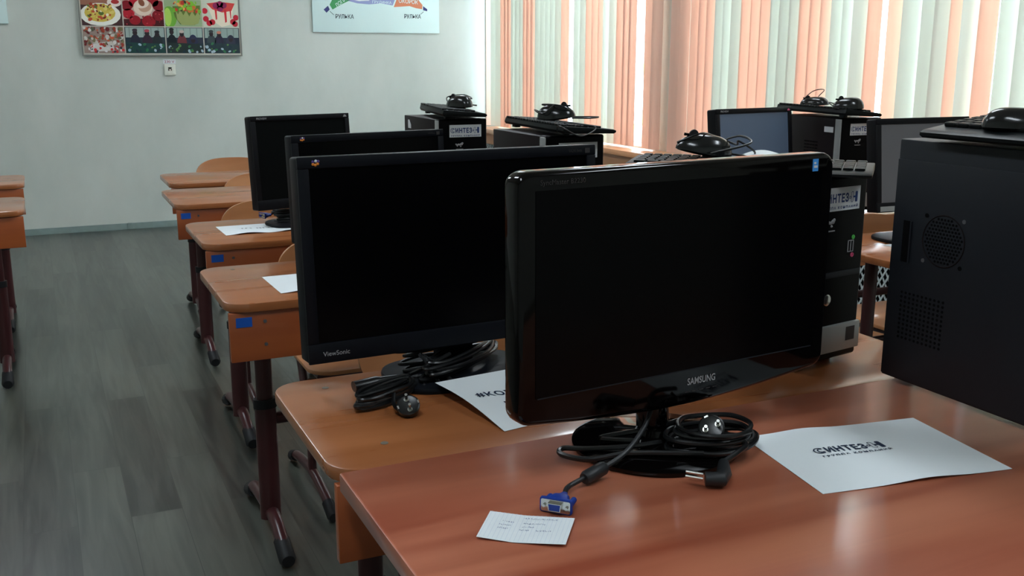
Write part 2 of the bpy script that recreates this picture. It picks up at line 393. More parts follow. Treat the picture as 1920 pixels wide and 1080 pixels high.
# window boarding: a wooden sill box with a perforated screen below each window
for i, (a, b) in enumerate(((5.32, YB), (1.9, 5.06))):
    s = MB(); s.prism(rrect(XR-3.40, b-a, .006, 3, (XR+3.40)/2, (a+b)/2), .655, .692, bev=.005)
    struct(s.build('trim_%d' % (i+1), M['sillwood']))
    t = thing('radiator_cover', ('wooden radiator box under the window in the back corner', 'radiator box with pale lattice screen under the near window behind the desks')[i], 'radiator cover', ((XR+3.45)/2, (a+b)/2, 0))
    L2 = (b-a)/2-.02; fx = 3.45-(XR+3.45)/2
    fr = MB(); fr.box2((fx, -L2, .56), (fx+.018, L2, .655), bev=.003); fr.box2((fx, -L2, 0), (fx+.018, L2, .08), bev=.003)
    nb = 4
    for k in range(nb+1):
        y = -L2+.02+(2*L2-.04)*k/nb
        fr.box2((fx, y-.02, .08), (fx+.018, y+.02, .56), bev=.003)
    fr.box2((fx+.018, -L2, 0), (-fx-.001, -L2+.018, .655)); 
    fr.build('frame', M['sillwood'], t)
    lt = MB(); p = .034; zlo, zhi = .08, .56
    ang = math.radians(58); nn = int((2*L2+1.0)/p)
    for sgn in (1, -1):
        for k in range(nn):
            y0 = -L2-.4+k*p
            # clip strip to the panel
            dz = zhi-zlo; dy = dz/math.tan(ang)*sgn
            ya, yb = y0, y0+dy
            if max(ya, yb) > L2 or min(ya, yb) < -L2: continue
            c = (fx+.007+.001*sgn, (ya+yb)/2, (zlo+zhi)/2); Ls = math.hypot(dy, dz)
            lt.box(c, (.002, .009, Ls), rot=Matrix.Rotation(-sgn*(PI/2-ang), 3, 'X'))
    lt.build('screen', M['lattice'], t)
    rd = MB(); 
    for k in range(int(2*L2/.09)): rd.box2((fx+.05, -L2+.05+k*.09, .12), (-fx-.02, -L2+.11+k*.09, .52), bev=.012)
    rd.build('radiator', M['blackp2'], t)

# vertical blinds
def blind(label, bands, ytop, gap_ok=True):
    # bands: (y far, y near, colour, turn in degrees)
    ym = (bands[0][0]+bands[-1][1])/2
    t = thing('vertical_blind', label, 'blind', (3.56, ym, .69))
    L2 = (bands[0][0]-bands[-1][1])/2
    MB().box2((-.02, -L2, 2.08), (.025, L2, 2.115), bev=.004).build('headrail', M['white_pvc'], t)
    for (ya, yb, colr, turn) in bands:
        if colr is None: continue
        n = max(1, round((ya-yb)/.083)); pw = (ya-yb)/n
        for k in range(n):
            y = ya-(k+.5)*pw-ym
            w = .089; a = math.radians(turn-10+random.uniform(-5, 5)); sway = random.uniform(-.012, .012)
            s = MB()
            def fn(u, v, w=w, sway=sway):
                q = (u-.5)*2
                return Vector((.006*(1-q*q)+sway*(1-v)*.4, q*w/2, .012+v*2.065))
            s.grid(fn, 4, 6, thick=.0006)
            ob = s.build('slat', M[colr], t, loc=(0, y, 0)); ob.rotation_euler = (0, 0, a)
            ob['label'] = ('peach cloth slat' if colr == 'peach' else 'white cloth slat')
P_, Wh = 'peach', 'white_blind'
blind('peach and white vertical blind on the window in the back corner', [
    (8.14, 8.10, P_, 75), (8.10, 7.91, Wh, 30), (7.91, 7.70, P_, 22), (7.70, 7.47, Wh, 25), (7.47, 7.26, P_, 20), (7.26, 6.83, Wh, 24), (6.83, 6.72, P_, 30),
    (6.72, 6.63, None, 0), (6.63, 6.45, Wh, 22), (6.45, 6.20, P_, 20), (6.20, 6.02, Wh, 38), (6.02, 5.80, P_, 18), (5.80, 5.68, None, 0), (5.68, 5.50, P_, 25)], 2.7)
blind('peach and white vertical blind on the wide window right of the wall pier', [
    (5.38, 5.20, P_, 18), (5.165, 4.94, P_, 20), (4.94, 4.70, Wh, 20), (4.70, 4.45, P_, 18), (4.45, 4.22, Wh, 20), (4.22, 3.98, P_, 22), (3.98, 3.75, Wh, 28), (3.75, 3.66, P_, 15),
    (3.66, 3.61, None, 0), (3.61, 3.53, P_, 30), (3.53, 3.435, Wh, 28), (3.415, 3.27, Wh, 20), (3.27, 3.17, P_, 18), (3.17, 3.13, Wh, 45), (3.13, 3.01, P_, 15), (3.01, 2.66, Wh, 25), (2.66, 2.41, P_, 20), (2.41, 2.2, Wh, 20), (2.2, 2.03, P_, 20)], 2.7)

# added fill lamps on the ceiling, unseen, to light the tabletops from above
def added_fill_lamp(label, x, y):
    t = thing('added_fill_lamp', label, 'added fill lamp', (x, y, ZC), 0, 'added fill lamps')
    h = MB(); h.box2((-.16, -.62, -.07), (.16, .62, -.001), bev=.006); h.build('housing', M['white_pvc'], t)
    d = MB(); d.box2((-.14, -.6, -.078), (.14, .6, -.0705), bev=.002); d.build('diffuser', M['lamp'], t)
for x, xn in ((-.35, 'aisle'), (2.3, 'window')):
    for y, yn in ((.3, 'camera'), (3.2, 'middle desks'), (6.1, 'back wall')): added_fill_lamp('added unseen ceiling fill lamp on the %s side above the %s' % (xn, yn), x, y)

# trees outside
def tree(x, y, h, label, n=170):
    t = thing('tree', label, 'tree', (x, y, -2.5), group='trees outside the windows')
    tr = MB(); tr.tube(spline([(0, 0, 0), (.1, .05, h*.3), (0, .1, h*.6), (.1, 0, h*.9)], 5), .15, 8, rs=None); tr.build('trunk', M['bark'], t)
    lf = MB(); T = bmesh.new()
    for k in range(n):
        a = random.uniform(0, 2*PI); r = 1.9*math.sqrt(random.random()); z = h*.3+random.random()*h*.75
        r *= math.sin(max(.1, min(PI, (z-h*.28)/(h*.8)*PI)))**.6
        c = Vector((r*math.cos(a), r*math.sin(a), z)); q = Matrix.Rotation(random.uniform(0, 6), 3, 'Z') @ Matrix.Rotation(random.uniform(0, 3), 3, 'X')
        s = random.uniform(.07, .15)
        v = [T.verts.new(c+q @ Vector(p)*s) for p in ((0, -1.2, 0), (.6, 0, .1), (0, 1.3, 0), (-.6, 0, .1))]
        T.faces.new(v)
    lf.merge(T, M['leaf']); lf.build('foliage', None, t)
tree(9.5, 14.2, 6.0, 'leafy green tree seen through the gap in the corner blind')
tree(10.5, 9.5, 6.5, 'leafy green tree seen through the gap in the wide blind')

# ------------------------------------------------------------------ furniture
def leg_part(parent, x, y, h, ztop, foot0, foot1, m=M['tube']):
    l = MB()
    l.tube([(x, y, .06), (x, y, .395)], .021, 14, flat=1.35); l.tube([(x, y, .38), (x, y, ztop)], .0165, 14, flat=1.35)
    l.tube(spline([(x, foot0, .022), (x, foot0+.05, .05), (x, y-.06, .075), (x, y+.03, .078), (x, foot1-.07, .06), (x, foot1, .02)], 6), .018, 12)
    o = l.build('leg', m, parent)
    MB().tube([(x, y, .375), (x, y, .40)], .0235, 14, flat=1.32).build('collar', M['rubber'], o)
    for f, s in ((foot0, 1), (foot1, -1)):
        MB().tube([(x, f-s*.022, .0225), (x, f-s*.01, .024), (x, f+s*.055, .046)], .0225, 12, rs=[.017, .0225, .0215]).build('end_cap', M['rubber'], o)
    return o
def desk(label, x0, x1, y0, y1, top, sticker=True, screws=True, group='student desks'):
    cx, cy = (x0+x1)/2, (y0+y1)/2; w, d = x1-x0, y1-y0
    t = thing('student_desk', label, 'desk', (cx, cy, 0), group=group)
    MB().prism(rrect(w, d, .055, 7), top-.022, top, bev=.004).build('desktop', M['desk'], t)
    MB().box2((-w/2+.006, -d/2+.012, top-.142), (w/2-.006, -d/2+.028, top-.0235), bev=.0015).build('front_panel', M['deskpanel'], t)
    for q in (-1, 1):
        leg_part(t, q*(w/2-.125), -d/2+.27, 0, top-.0225, -d/2+.09, -d/2+.555)
    MB().tube([(-w/2+.13, -d/2+.285, .335), (w/2-.13, -d/2+.285, .335)], .016, 12).build('crossbar', M['tube'], t)
    if sticker:
        MB().box2((-w/2+.021, -d/2+.0105, top-.058), (-w/2+.058, -d/2+.0122, top-.035)).build('sticker', M['blue_tape'], t)['label'] = 'blue rectangular sticker'
    if screws:
        for dx, z in ((.088, .048), (.088, .104), (w-.095, .048), (w-.095, .104)):
            MB().cyl((-w/2+dx, -d/2+.0095, top-z), (-w/2+dx, -d/2+.0125, top-z), .0042, n=12).build('screw', M['screw'], t)
    return t
G = 'student desks'
Z = {2: H-.56, 3: H-.56, 4: H-.568, 5: H-.578, 6: H-.585, 'L': H-.57, 'R': H-.57, 'T': H-.553}
desk('student desk directly behind the front table, carrying the big monitor with tangled cords', .325, 1.512, 1.283, 1.715, Z[2], sticker=False)
desk('second student desk from the front by the aisle, white sheet at its left end', .355, 1.548, 2.33, 2.795, Z[3])
desk('third student desk along the aisle, wavy white sheet at its front edge', .43, 1.63, 3.185, 3.66, Z[4])
desk('fourth student desk along the aisle, empty top, blue sticker on its panel', .465, 1.665, 4.185, 4.71, Z[5])
desk('farthest student desk along the aisle, nearest the back wall', .535, 1.735, 4.96, 5.43, Z[6])
desk('nearer of the two desks cut off at the left edge of the photo', -1.275, -.075, 4.22, 4.66, Z['L'], sticker=False, screws=False)
desk('farther of the two desks cut off at the left edge of the photo', -1.28, -.08, 5.12, 5.54, Z['L'], sticker=False, screws=False)
desk('window-side desk seen in the gap between the dark towers at right', 2.17, 3.36, 2.05, 2.52, Z['R'], sticker=False, screws=False)
desk('window-side desk in the second row carrying the bluish monitor and a tower', 2.18, 3.37, 2.80, 3.27, Z['R'], sticker=False, screws=False)
for (mx_, my_, mz_, a_) in ((.437, 1.60, Z[2], 0), (.44, 1.405, Z[2], 1), (.47, 2.67, Z[3], 2)):
    pass

# front table
tb = thing('teacher_table', 'reddish wooden table filling the foreground, monitor and tower on it', 'table', (.96, .895, 0))
w, d = 1.264, .75; top = Z['T']
MB().prism(rrect(w, d, .004, 2), top-.026, top, bev=.002).build('tabletop', M['table'], tb)
for q in (-1, 1):
    l = MB(); x = q*(w/2-.08)
    l.box2((x-.02, -.02, .04), (x+.02, .02, top-.026), bev=.004); l.box2((x-.022, -d/2+.05, .0), (x+.022, d/2-.05, .045), bev=.006)
    l.box2((x-.02, -d/2+.1, top-.056), (x+.02, d/2-.1, top-.026), bev=.004)
    l.build('leg', M['rubber'], tb)
MB().box2((-w/2+.1, .012, top-.35), (w/2-.1, .028, top-.026), bev=.002).build('modesty_panel', M['deskpanel'], tb)

def chair(label, x, y, rz=0):
    # origin on the floor under the middle of the seat; backrest towards +Y
    t = thing('student_chair', label, 'chair', (x, y, 0), rz, 'student chairs')
    s = MB()
    out = rrect(.37, .35, (.05, .05, .07, .07), 6)
    s.prism(out, .415, .428, bev=.004); s.build('seat', M['ply'], t)
    b = MB(); Wb, Hb = .385, .18
    def sup(a, n=3.0):
        c, q = math.cos(a), math.sin(a)
        return (math.copysign(abs(c)**(2/n), c)*Wb/2, math.copysign(abs(q)**(2/2.2), q)*Hb/2)
    T = bmesh.new(); K = 48; ring = [sup(2*PI*k/K) for k in range(K)]
    fr_, bk = [], []
    def bend(p, off):
        xx, zz = p; return Vector((xx, .215-.035*(xx/(Wb/2))**2+off+zz*.12, .65+zz))
    layers = [1.0, .8, .55, .3]
    rowsF = [[T.verts.new(bend((p[0]*q, p[1]*q), -.006)) for p in ring] for q in layers]
    rowsB = [[T.verts.new(bend((p[0]*q, p[1]*q), .006)) for p in ring] for q in layers]
    for rows in (rowsF, rowsB):
        for A, B in zip(rows, rows[1:]):
            for k in range(K): T.faces.new((A[k], A[(k+1) % K], B[(k+1) % K], B[k]))
        T.faces.new(rows[-1])
    for k in range(K): T.faces.new((rowsF[0][k], rowsB[0][k], rowsB[0][(k+1) % K], rowsF[0][(k+1) % K]))
    bmesh.ops.recalc_face_normals(T, faces=T.faces)
    b.merge(T, None); b.build('backrest', M['ply'], t)
    for q in (-1, 1):
        X = q*.155
        l = MB()
        l.tube(spline([(X, .226, .69), (X, .19, .56), (X, .11, .42), (X, .03, .25), (X, .0, .07)], 6), .0125, 12, flat=1.5)
        l.tube([(X, -.15, .408), (X, .12, .40)], .011, 10)
        l.tube(spline([(X, -.22, .02), (X, -.15, .045), (X, -.03, .066), (X, .05, .066), (X, .2, .045), (X, .27, .02)], 6), .0145, 12)
        o = l.build('leg', M['tube'], t)
        for f, sg in ((-.22, 1), (.27, -1)):
            MB().tube([(X, f-sg*.015, .0185), (X, f, .02), (X, f+sg*.05, .037)], .018, 12, rs=[.014, .018, .0175]).build('end_cap', M['rubber'], o)
    for (yy, zz) in ((.06, .33), (-.12, .402)): MB().tube([(-.155, yy, zz), (.155, yy, zz)], .0105, 10).build('crossbar', M['tube'], t)
    return t
chair('wooden chair behind the desk with the big monitor, mostly hidden by it', .775, 1.87)
chair('wooden chair whose seat shows under the second desk', .81, 2.84)
chair('wooden chair whose rounded back rises behind the third desk', .79, 3.75)
chair('wooden chair tucked behind the fourth desk, back mostly hidden', .955, 4.70)
chair('farthest wooden chair, its back rounded against the back wall', .945, 5.52)
chair('wooden chair beside the window-side desk, glimpsed under its top', 2.62, 2.49)

# ------------------------------------------------------------------ wall things
def flat(mb, pts, y, m):      # flat shape on the back wall (faces -Y): a thin prism standing .4 mm proud
    mb.prism(pts, 0, .0006, m, mx=Matrix.Translation((0, y, 0)) @ FRONT)
def col(name, c): 
    k = 'c_%d_%d_%d' % c
    if k not in M: M[k] = mat('print_'+name, c, .4, .25)
    return M[k]
def blobs(mb, x0, z0, x1, z1, cols, n, r0, r1, y, box=(0, 0, 1, 1)):
    for i in range(n):
        c = random.choice(cols); r = random.uniform(r0, r1)
        u = random.uniform(box[0], box[2]); v = random.uniform(box[1], box[3])
        X = x0+(x1-x0)*u; Zc = z0+(z1-z0)*v
        X = min(max(X, x0+r), x1-r); Zc = min(max(Zc, z0+r), z1-r)
        flat(mb, ellipse(X, Zc, r, r*random.uniform(.5, .95), 8, random.uniform(0, 3)), y-.0006-.00002*i, col('food', c))
pos = thing('photo_poster', 'framed collage of food and kitchen photos at upper left of back wall', 'poster', (0, YB, 0))
MB().box2((.343, -.024, 1.285), (1.474, -.001, 1.92), bev=.002).build('board', M['wood_frame'], pos)
fr = MB()
for a, b in (((.34, -.028, 1.282), (1.477, -.022, 1.292)), ((.34, -.028, 1.292), (.35, -.022, 1.92)), ((1.467, -.028, 1.292), (1.477, -.022, 1.92))): fr.box2(a, b)
fr.build('frame', M['frame_grey'], pos)
TX = [.353, .636, .924, 1.197, 1.465]; TZ = [(1.303, 1.490), (1.497, 1.690), (1.697, 1.88)]
def tile(ci, ri, bgc, painter):
    x0, x1 = TX[ci]+.004, TX[ci+1]-.004; z0, z1 = TZ[ri]
    mb = MB(); mb.box2((x0, -.0262, z0), (x1, -.024, z1), col('bg', bgc))
    def e(u, v, ru, rv, c, rot=0, k=0):
        pts = [(min(max(p[0], x0), x1), min(max(p[1], z0), z1)) for p in ellipse(x0+(x1-x0)*u, z0+(z1-z0)*v, (x1-x0)*ru, (z1-z0)*rv, 18, rot)]
        flat(mb, pts, -.0262-.00025*k, col('p', c))
    def pg(ps, c, k=0):
        flat(mb, [(x0+(x1-x0)*u, z0+(z1-z0)*v) for u, v in ps], -.0262-.00025*k, col('p', c))
    def bl(cols, n, r0, r1, box, k=0): blobs(mb, x0, z0, x1, z1, cols, n, r0, r1, -.0262-.00025*k, box)
    painter(e, pg, bl)
    mb.build('photo', None, pos)
def pasta(e, pg, bl):
    pg([(0, .75), (.5, .7), (1, .8), (1, 1), (0, 1)], (150, 100, 80), 0); e(.83, .85, .18, .16, (225, 210, 200), 0, 1); e(.85, .87, .1, .08, (170, 50, 50), 0, 2)
    e(.47, .4, .5, .42, (228, 226, 214), 0, 2); e(.46, .46, .38, .33, (205, 180, 80), 0, 3)
    bl([(190, 160, 60), (150, 60, 40), (120, 50, 35), (220, 200, 110), (90, 110, 50), (190, 80, 50), (235, 225, 190)], 60, .006, .017, (.15, .2, .8, .78), 4)
def berries(e, pg, bl):
    pg([(0, 0), (1, 0), (1, .3), (0, .25)], (70, 20, 25), 0)
    for u, v, r in ((.1, .75, .15), (.13, .45, .15), (.28, .22, .14), (.62, .18, .17), (.87, .4, .16), (.9, .75, .16), (.3, .85, .14), (.75, .9, .15)): e(u, v, r, r*1.25, random.choice([(150, 20, 34), (176, 28, 44), (128, 16, 30)]), 0, 1)
    e(.5, .68, .24, .3, (222, 200, 180), 0, 2); e(.55, .72, .17, .2, (190, 150, 125), .4, 3); e(.5, .8, .16, .14, (226, 206, 188), .3, 4); e(.47, .86, .07, .14, (140, 84, 60), .5, 5)
    bl([(200, 60, 70), (110, 14, 26)], 24, .003, .008, (.03, .05, .97, .5), 2)
def melon(e, pg, bl):
    e(.12, .35, .2, .4, (110, 170, 60), 0, 0); e(.08, .35, .1, .34, (170, 206, 90), 0, 1)
    pg([(.22, .75), (.97, .8), (.95, .3), (.8, .06), (.4, .08), (.27, .35)], (96, 116, 50), 1)
    bl([(200, 110, 50), (190, 60, 40), (120, 180, 50), (60, 60, 40), (220, 170, 80)], 40, .008, .02, (.25, .55, .95, .98), 2)
    pg([(.3, .6), (.36, .45), (.43, .62), (.5, .42), (.58, .6), (.66, .38), (.74, .58), (.82, .4), (.9, .56), (.96, .4), (.9, .12), (.75, .05), (.45, .06), (.33, .25)], (150, 160, 96), 5)
def cake(e, pg, bl):
    pg([(.12, .85), (.9, .92), (.78, .1), (.52, .0), (.3, .2)], (228, 214, 190), 0)
    pg([(.12, .88), (.5, .95), (.92, .9), (.82, .62), (.55, .55), (.28, .66)], (205, 66, 60), 1)
    for a, b_, z in ((.34, .4, .3), (.6, .67, .2), (.76, .8, .35)): pg([(a, .66), (b_, .66), (b_, z), (a+.02, z-.04)], (200, 40, 50), 2)
    for u, v in ((.38, .8), (.5, .86), (.6, .82), (.5, .7)): e(u, v, .09, .12, (140, 30, 80), 0, 3)
    for u, v in ((.08, .3), (.17, .14), (.26, .18), (.84, .2), (.93, .36), (.9, .12), (.06, .6)): e(u, v, .08, .11, (186, 32, 50), 0, 3)
def buffet(e, pg, bl):
    pg([(.2, .35), (.7, .45), (.75, .1), (.15, .05)], (200, 196, 190), 0)
    bl([(150, 60, 44), (196, 190, 180), (120, 110, 80), (190, 90, 60), (110, 40, 40), (210, 206, 200), (90, 90, 70)], 110, .006, .018, (0, .3, 1, 1), 1)
    bl([(196, 60, 60), (60, 60, 70), (210, 206, 204), (170, 40, 44)], 40, .005, .012, (0, 0, 1, .35), 4)
def cooks(spec, lightc, tablec):
    def f(e, pg, bl):
        pg([(.02, .6), (.98, .62), (.98, .98), (.02, .98)], lightc, 0)
        for k in range(5): pg([(.1+.18*k, .62), (.13+.18*k, .62), (.13+.18*k, .97), (.1+.18*k, .97)], tuple(int(c*.85) for c in lightc), 1)
        for (u, hh, c, hat) in spec:
            e(u, .4, .13, .33, c, 0, 2); e(u, hh, .06, .1, (46, 36, 40), 0, 3); e(u, hh+.1, .065, .06, hat, 0, 4)
        pg([(.02, .02), (.98, .02), (.98, .36), (.02, .42)], tablec, 5)
        bl([tablec, (50, 110, 70), (90, 130, 70), (160, 180, 190), (30, 50, 60)], 26, .006, .015, (.03, .03, .97, .38), 6)
    return f
tile(0, 1, (70, 44, 44), pasta); tile(1, 1, (190, 160, 150), berries); tile(2, 1, (150, 170, 130), melon); tile(3, 1, (196, 200, 180), cake)
tile(0, 0, (150, 130, 120), buffet)
tile(1, 0, (40, 54, 62), cooks([(.25, .78, (34, 36, 52), (60, 50, 60)), (.55, .76, (52, 36, 50), (170, 70, 80)), (.8, .72, (36, 44, 46), (36, 36, 40))], (150, 166, 160), (30, 66, 62)))
tile(2, 0, (46, 52, 66), cooks([(.15, .82, (22, 30, 36), (40, 40, 40)), (.42, .74, (110, 52, 56), (190, 170, 160)), (.72, .5, (40, 46, 72), (50, 50, 70))], (150, 170, 160), (36, 50, 46)))
tile(3, 0, (34, 42, 56), cooks([(.2, .76, (56, 66, 70), (60, 66, 66)), (.42, .72, (44, 40, 58), (190, 120, 100)), (.75, .55, (48, 50, 66), (44, 46, 60))], (140, 158, 150), (38, 56, 60)))
tile(0, 2, (170, 120, 90), buffet); tile(1, 2, (120, 40, 40), buffet); tile(2, 2, (90, 120, 60), buffet); tile(3, 2, (150, 170, 140), buffet)

pg2 = thing('meat_cut_poster', 'white poster of pork cuts hung high on back wall near the window', 'poster', (0, YB, 0))
MB().box2((2.035, -.02, 1.467), (3.095, -.001, 2.25), bev=.002).build('board', M['board'], pg2)
def PW(px, py): return (2.22+(px-628)*.004481, 1.589+(px-628)*.000075+(31-py)*.00405)
dg_ = MB()
flat(dg_, [PW(*p) for p in ((618, 9), (623, 18), (640, 8), (654, 1), (668, -12), (660, -30), (632, -18))], -.0202, col('cut', (64, 146, 86)))
flat(dg_, [PW(*p) for p in ((650, 1), (668, 6), (690, 8), (712, 6), (734, 10), (739, -2), (742, -24), (700, -30), (668, -14))], -.0202, col('cut', (140, 148, 190)))
flat(dg_, [PW(*p) for p in ((656, -2), (672, 2), (690, 1), (694, -3), (680, -8))], -.0208, col('cut', (216, 222, 224)))
flat(dg_, [PW(*p) for p in ((736, 13), (752, 12), (766, 11), (778, 15), (790, 17), (791, 9), (784, 0), (778, -25), (744, -28), (741, 0))], -.0202, col('cut', (204, 122, 84)))
flat(dg_, [PW(*p) for p in ((607, 18), (615, 11), (618, 18), (612, 24))], -.0202, col('cut', (52, 54, 108)))
flat(dg_, [PW(*p) for p in ((792, 11), (800, 17), (800, 21), (792, 19))], -.0202, col('cut', (52, 54, 108)))
for a, b in (((618, 21), (625, 28)), ((793, 22), (787, 27))):
    (xa, za), (xb, zb) = PW(*a), PW(*b); dg_.tube([(xa, -.0205, za), (xb, -.0205, zb)], .0018, 6, M['ink_blk'])
flat(dg_, [PW(*p) for p in ((640, -22), (700, -30), (742, -24), (778, -25), (790, -60), (740, -80), (660, -78), (622, -50))], -.0202, col('cut', (224, 160, 150)))
dg_.build('diagram', None, pg2)
def ptext(body, cx_, cz_, w, h, m, ry=0, bold=.01): lettering(body, w, h, m, pg2, at_front(cx_, -.0216, cz_, ry), bold=bold)
x, z = PW(644.5, 31); ptext('РУЛЬКА', x, z, .148, .033, M['ink_blk'])
x, z = PW(771.5, 31); ptext('РУЛЬКА', x, z, .142, .033, M['ink_blk'])
x, z = PW(714, 4.5); ptext('ГРУДИНКА', x, z, .16, .026, M['board'], .03)
x, z = PW(764, 2); ptext('ОКОРОК', x, z, .165, .034, M['board'], .06)
x, z = PW(640, 2); ptext('ЛОПАТКА', x+.02, z+.012, .17, .03, M['board'], -.62)
tag(MB().box2((-.75, YB-.02, 1.502), (-.118, YB-.001, 2.2), bev=.002).build('blank_poster', M['board']), 'plain pale poster cut off at the top left corner of the photo', 'poster')

so = thing('power_socket', 'square ivory power socket on back wall below the photo collage', 'socket', (.94, YB, 1.182))
b = MB(); b.prism(rrect(.082, .082, .008, 4), .001, .012, bev=.002, mx=FRONT); b.build('cover_plate', M['socket'], so)
b = MB(); b.lathe([(.025, 0), (.025, -.008), (.018, -.0085), (.017, -.001)], 28, mx=Matrix.Translation((0, -.0125, 0)) @ Matrix.Rotation(-PI/2, 4, 'X') @ Matrix.Rotation(PI, 4, 'X')); b.build('socket_ring', M['socket'], so)
b = MB()
for q in (-1, 1): b.cyl((q*.0095, -.0131, 0), (q*.0095, -.0145, 0), .0045, n=12)
b.box2((-.012, -.0145, .008), (.012, -.0131, .018)); b.build('pin_hole', M['hole'], so)
sl = thing('voltage_label', 'small white label reading 230 V above the wall socket', 'label', (.94, YB, 1.241))
MB().box2((-.045, -.002, -.015), (.045, -.0005, .017)).build('card', M['stick'], sl)
lettering('230 V', .07, .018, M['red_ink'], sl, at_front(0, -.0022, 0), bold=.01)

# ------------------------------------------------------------------ monitors
def monitor(name, label, loc, yaw, tilt, W, Hh, zb, kind):
    t = thing('computer_monitor', label, 'monitor', loc, yaw, 'monitors on the desks')
    R = Matrix.Translation((0, 0, zb)) @ Matrix.Rotation(-tilt, 4, 'X')
    def put(o): o.matrix_basis = R @ o.matrix_basis; return o
    def part(mb, nm, m, sharp=35): return put(mb.build(nm, m, t, sharp))
    if kind == 'gloss':
        pts = []
        for k in range(7): a = math.radians(90*k/6); pts.append((W/2-.022+.022*math.cos(a), Hh-.022+.022*math.sin(a)))
        for k in range(7): a = math.radians(90+90*k/6); pts.append((-W/2+.022+.022*math.cos(a), Hh-.022+.022*math.sin(a)))
        for k in range(7): a = math.radians(180+80*k/6); pts.append((-W/2+.022+.022*math.cos(a), .016+.022+.022*math.sin(a)))
        for k in range(1, 20): u = k/20; pts.append((-W/2+.03+(W-.06)*u, .015-.016*math.sin(PI*u)))
        for k in range(7): a = math.radians(280+80*k/6); pts.append((W/2-.022+.022*math.cos(a), .016+.022+.022*math.sin(a)))
        hb = MB(); hb.prism(pts, -.03, .006, bev=.008, mx=FRONT, seg=3); part(hb, 'housing', M['piano'], 50)
        bk = MB(); bk.prism(rrect(W*.72, Hh*.7, .03, 5, 0, Hh*.52), -.062, -.029, bev=.012, mx=FRONT); part(bk, 'back_cover', M['piano'])
        sc = MB(); sc.box2((-W/2+.027, -.0068, .053), (W/2-.027, -.0058, Hh-.024)); part(sc, 'screen', M['screen'])
        lip = MB(); lip.box2((-W/2+.03, -.0074, .0515), (W/2-.03, -.0058, .0530)); part(lip, 'screen_rim', M['steel_dark'])
        put(lettering('SAMSUNG', .052, .0105, M['logo'], t, at_front(.03, -.0064, .034), bold=.02))
        put(lettering('SyncMaster B2230', .068, .0085, M['logo_dim'], t, at_front(-W/2+.068, -.0064, Hh-.015)))
        bt = MB()
        for k in range(5): bt.box2((.0+.013*k, -.0066, .0185), (.008+.013*k, -.0060, .0195))
        part(bt, 'button_mark', M['logo_dim'])
        es = MB(); es.box2((W/2-.048, -.0076, Hh-.026), (W/2-.037, -.0066, Hh-.008)); es = part(es, 'energy_sticker', M['estar']); es['label'] = 'small blue energy sticker'
        em = MB(); em.box2((W/2-.046, -.0080, Hh-.021), (W/2-.039, -.0076, Hh-.0175)); em.box2((W/2-.046, -.0080, Hh-.0155), (W/2-.042, -.0076, Hh-.0125)); part(em, 'sticker_mark', M['stick'])
        b = MB(); b.lathe([(.118, 0), (.121, .003), (.121, .007), (.112, .011), (.06, .015), (.03, .022), (.026, .03)], 56, mx=Matrix.Translation((-.022, .03, 0))); b.build('base', M['piano'], t, 50)
        n = MB(); n.tube([(-.022, .035, .02), (-.022, .045, zb+.06)], .024, 20); n.build('neck', M['piano'], t)
        return t
    dep = .045; bz = .018; bb = .03
    if kind == 'vs': bz, bb = .019, .034
    if kind == 'pv': bz, bb = .017, .034
    bm_ = {'vs': M['blackp'], 'pv': M['blackp2'], 'pvblue': M['blackp2'], 'grey': M['blackp2']}[kind]
    sm = {'vs': M['screen_mat'], 'pv': M['screen_mat'], 'pvblue': M['screen_blue_glare'], 'grey': M['screen_grey_glare']}[kind]
    if kind == 'vs': sm = M['screen']
    hb = MB(); hb.prism(rrect(W, Hh, .006, 4, 0, Hh/2), -dep, -.002, bev=.004, mx=FRONT); part(hb, 'housing', bm_)
    bk = MB(); bk.prism(rrect(W*.6, Hh*.6, .02, 4, 0, Hh*.45), -dep-.02, -dep+.001, bev=.008, mx=FRONT); part(bk, 'back_cover', bm_)
    fr = MB()
    fr.box2((-W/2, -.004, Hh-bz), (W/2, .0025, Hh), bev=.0018); fr.box2((-W/2, -.004, 0), (W/2, .0025, bb), bev=.0018)
    fr.box2((-W/2, -.004, bb), (-W/2+bz, .0025, Hh-bz), bev=.0018); fr.box2((W/2-bz, -.004, bb), (W/2, .0025, Hh-bz), bev=.0018)
    part(fr, 'bezel', bm_)
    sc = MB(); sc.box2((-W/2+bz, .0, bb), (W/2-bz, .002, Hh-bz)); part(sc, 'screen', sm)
    if kind == 'vs':
        put(lettering('ViewSonic', W*.082, None, M['logo'], t, at_front(-W/2+bz+W*.05, -.0045, bb*.47), bold=.004))
        put(lettering('VA2413wm', W*.05, W*.012, M['logo_dim'], t, at_front(W/2-bz-W*.045, -.0045, Hh-bz*.5)))
        ic = MB(); ic.box2((W/2-bz-.004, -.0046, Hh-bz*.78), (W/2-bz+.006, -.0042, Hh-bz*.3)); part(ic, 'panel_mark', M['logo_dim'])
        lg = MB()
        for (dx, dz, c) in ((0, 0, 'orange'), (.004, -.0012, 'orange'), (.008, .0005, 'orange'), (0, .004, 'purple'), (.005, .005, 'stick'), (.009, .0045, 'purple')):
            lg.ball((-W/2+.026+dx, -.0042, Hh-bz*.62+dz), (.0024, .0008, .0024), M[c], 8)
        part(lg, 'bird_logo', None)['label'] = 'small multicoloured bird logo'
        bt = MB()
        for k in range(5):
            X = W*.225+.0165*k
            if k == 3: bt.box2((X, -.0046, bb*.55), (X+.008, -.0042, bb*.6)); bt.box2((X, -.0046, bb*.42), (X+.008, -.0042, bb*.47))
            else: bt.box2((X, -.0046, bb*.42), (X+.008, -.0042, bb*.58))
        part(bt, 'button_mark', M['logo'])
    else:
